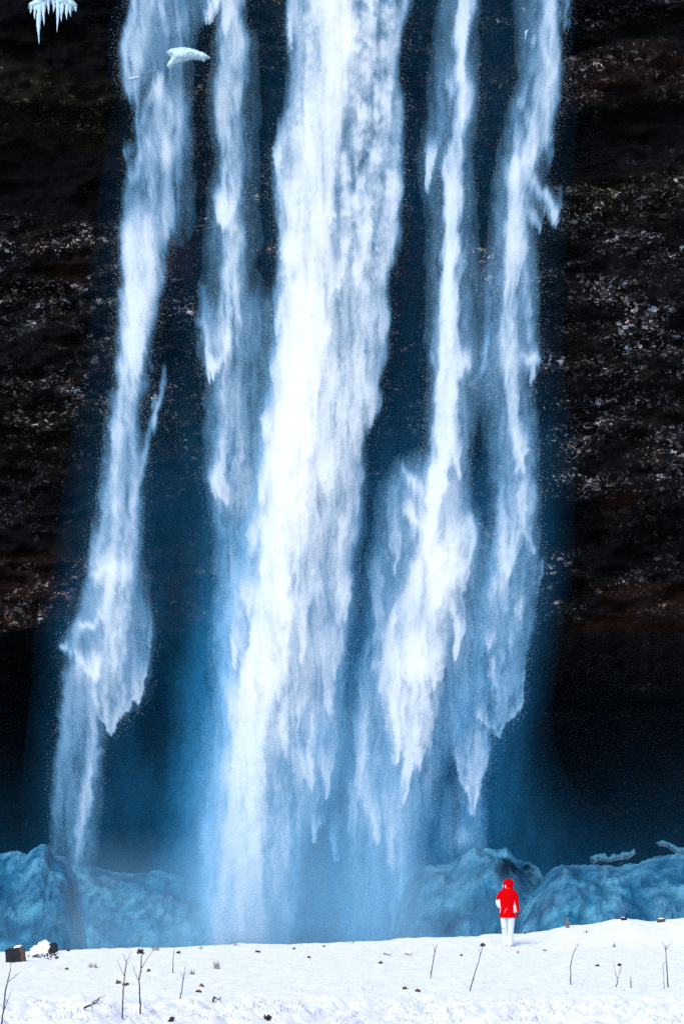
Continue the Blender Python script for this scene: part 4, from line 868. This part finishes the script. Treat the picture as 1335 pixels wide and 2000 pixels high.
E = [('pelvis','waist'),('waist','chest'),('chest','neck'),('neck','jaw'),('jaw','head'),('head','crown'),('head','nose'),('chest','lsho'),('lsho','lelb'),('lelb','lwri'),('lwri','lhand'),('chest','rsho'),('rsho','relb'),('relb','rwri'),('rwri','rhand'),
     ('pelvis','lhip'),('lhip','lkne'),('lkne','lank'),('lank','ltoe'),('pelvis','rhip'),('rhip','rkne'),('rkne','rank'),('rank','rtoe')]
me = bpy.data.meshes.new('person'); ks = list(J); me.from_pydata([J[k][:3] for k in ks], [(ks.index(a), ks.index(b)) for a, b in E], [])
man = link('person', me, None, [M_SKIN]); man.location = FEET+Vector((0, .02, -.02)); man.rotation_euler = (0, 0, math.radians(-14))
sk = man.modifiers.new('skin', 'SKIN')
for k, v in zip(ks, me.skin_vertices[0].data): v.radius = (J[k][3], J[k][3]); v.use_root = (k == 'pelvis')
sb = man.modifiers.new('sub', 'SUBSURF'); sb.levels = 2; sb.render_levels = 2
tag(man, 'person in a red hooded jacket and white trousers standing on snow, back turned', 'person')
# jacket: torso loft + sleeves, white panels down the flanks and along the inner sleeves
bm = bmesh.new(); q = resample([(-.002,0,.735,.212,.152),(-.002,0,.80,.210,.152),(0,0,.92,.200,.148),(0,0,1.02,.192,.140),(0,0,1.14,.196,.140),(0,.005,1.26,.205,.145),(0,.01,1.34,.208,.140),(0,.012,1.405,.190,.128),(0,.02,1.455,.145,.11),(.0,.03,1.51,.095,.09)], 44)
fs = loft(bm, [((x, y, z), (rx*(1+.012*math.sin(k*1.7)), 0, 0), (0, ry*(1+.02*math.sin(k*2.3)), 0)) for k, (x, y, z, rx, ry) in enumerate(q)], 48, (False, True))
bm.faces.ensure_lookup_table()
for k, i, f in fs:
    a = 360*(i+.5)/48; z = q[k][2]; side = a if a < 180 else a-360          # -90 is the back
    if .845 < z < 1.18:
        c0 = -22+12*(z-.8)/.4; hw = 13*(1-((z-.98)/.24)**2*.75)
        if abs(side-c0) < hw or abs((-180-side)-c0) < hw*.8 or abs((180-side)-c0) < 0: f.material_index = 1
ja = bm_obj('jacket', bm, [M_RED, M_WHITEF], man)
so_ = ja.modifiers.new('thickness', 'SOLIDIFY'); so_.thickness = .012
for sgn, st, seed in ((-1, [(-.11,.01,1.40,.055,.07),(-.172,.008,1.345,.072,.08),(-.22,.0,1.25,.068,.072),(-.245,-.015,1.14,.062,.066),(-.228,.03,1.05,.057,.058),(-.19,.09,.985,.05,.05),(-.17,.12,.965,.046,.046)], 1),
                      (1, [(.11,.01,1.40,.055,.07),(.172,.008,1.345,.072,.08),(.212,.0,1.25,.068,.074),(.225,.0,1.13,.062,.068),(.238,.015,1.02,.058,.06),(.245,.03,.93,.052,.054),(.248,.035,.885,.05,.05)], 2)):
    bm = bmesh.new(); f2 = limb(bm, st, 30, 24, .03, seed)
    qz = resample(st, 30)
    for k, i, f in f2:
        c = f.calc_center_median(); z = c.z
        inner = (c.x-qz[k][0])*(-sgn)
        if sgn > 0 and .88 < z < 1.17 and inner > .018*(1+1.2*max(0, (z-1.05)/.12)): f.material_index = 1
        if sgn < 0 and .98 < z < 1.19 and c.y < qz[k][1]+.02: f.material_index = 1
    s_ = bm_obj('sleeve', bm, [M_RED, M_WHITEF], ja)
# hood with its reflective strips, drawcord and collar trim
bm = bmesh.new(); limb(bm, [(0,.03,1.465,.142,.118),(0,.03,1.515,.130,.115),(.005,.035,1.575,.132,.135),(.01,.045,1.63,.128,.145),(.012,.05,1.68,.105,.128),(.014,.05,1.715,.062,.08),(.014,.05,1.728,.012,.018)], 26, 30, .012, 3, (False, True))
for v in bm.verts:
    if v.co.y > .10 and v.co.z > 1.52: v.co.y = .10+(v.co.y-.10)*.45+.02*(v.co.z > 1.62)     # the hood opening
for v in bm.verts:
    k = math.exp(-((v.co.z-1.635)/.035)**2)*max(0, v.co.x/.12)**2; v.co.x += .02*k; v.co.y += .02*k
ho = bm_obj('hood', bm, M_RED, ja)
def strip(name, pts, r, mat, par):
    bm = bmesh.new(); tube(bm, pts, r, r, 6); return bm_obj(name, bm, mat, par)
strip('reflective_strip', [(-.035,-.083,1.485),(-.036,-.098,1.53),(-.034,-.103,1.56)], .013, M_WHITEF, ho)
strip('reflective_strip', [(-.105,-.025,1.50),(-.112,-.03,1.535),(-.108,-.035,1.57)], .012, M_WHITEF, ho)
strip('cord_toggle', [(-.065,-.075,1.615),(-.066,-.080,1.63)], .012, M_TWIG, ho)
strip('collar_trim', [(.0,-.082,1.487),(.05,-.075,1.483),(.095,-.035,1.468),(.115,.01,1.45),(.118,.05,1.43)], .008, M_ORANGE, ja)
strip('piping', [(-.055,-.146,.84),(-.05,-.148,.89),(-.03,-.146,.935),(.005,-.146,.965),(.02,-.146,.972)], .005, M_PIPE, ja)
# trousers, two legs one garment; boots sunk in the snow
bm = bmesh.new()
limb(bm, [(-.078,.0,.84,.100,.115),(-.084,.0,.74,.106,.116),(-.082,-.005,.60,.092,.10),(-.072,.0,.46,.084,.09),(-.068,.01,.30,.084,.088),(-.066,.02,.16,.088,.092),(-.066,.03,.05,.09,.095)], 34, 24, .025, 1)
limb(bm, [(.075,.0,.84,.100,.115),(.080,.0,.74,.106,.116),(.075,.01,.60,.098,.104),(.068,.0,.46,.09,.094),(.062,-.015,.30,.088,.09),(.058,-.025,.16,.09,.092),(.058,-.03,.05,.094,.098)], 34, 24, .025, 2)
tr = bm_obj('trousers', bm, M_PANTS, man)
strip('seam', [(-.035,-.128,.72),(-.012,-.116,.66),(.0,-.10,.60),(.006,-.08,.50),(-.004,-.075,.40),(-.005,-.07,.30)], .006, M_SEAM, tr)
strip('seam', [(-.15,-.06,.475),(-.10,-.098,.47),(-.04,-.09,.468)], .004, M_SEAM, tr)
for s, x, y in ((-1, -.066, .03), (1, .058, -.03)):
    bm = bmesh.new(); limb(bm, [(x,y-.11,.045,.045,.04),(x,y-.04,.06,.06,.06),(x,y+.06,.055,.06,.055),(x,y+.15,.045,.055,.045),(x,y+.20,.035,.02,.02)], 18, 18, 0); bm_obj('boot', bm, M_WHITEF, man)
# gloves: palm, four bent fingers, thumb
def glove(wr, d, side, curl):
    d = Vector(d).normalized(); x = Vector((0, 1, 0)); x = (x-d*x.dot(d)).normalized(); nrm = d.cross(x)*side
    V_, E_, R_ = [Vector(wr)], [], [.046]
    def add(p, par, r): V_.append(p); R_.append(r); E_.append((par, len(V_)-1)); return len(V_)-1
    palm = add(V_[0]+d*.055, 0, .046)
    for k, L in enumerate((.060, .070, .066, .052)):
        off = x*(.030-.020*k); b = add(V_[palm]+d*.035+off, palm, .018); dd = d.copy()
        for t in range(3): dd = (dd+nrm*curl).normalized(); b = add(V_[b]+dd*L*(.42-.06*t), b, .0165-.001*t)
    b = add(V_[0]+d*.03+x*.034, 0, .016); b = add(V_[b]+(d*.5+x*.6+nrm*.4).normalized()*.035, b, .014); add(V_[b]+(d*.8+x*.2+nrm*.5).normalized()*.028, b, .012)
    me = bpy.data.meshes.new('glove'); me.from_pydata([v[:] for v in V_], E_, []); o = link('glove', me, man, [M_GLOVE])
    sm = o.modifiers.new('skin', 'SKIN')
    for r, v in zip(R_, me.skin_vertices[0].data): v.radius = (r, r)
    me.skin_vertices[0].data[0].use_root = True
    s2 = o.modifiers.new('sub', 'SUBSURF'); s2.levels = 1; s2.render_levels = 1
glove((.248, .036, .885), (.02, .12, -1), -1, .35); glove((-.17, .12, .965), (.55, .8, -.15), 1, .4)
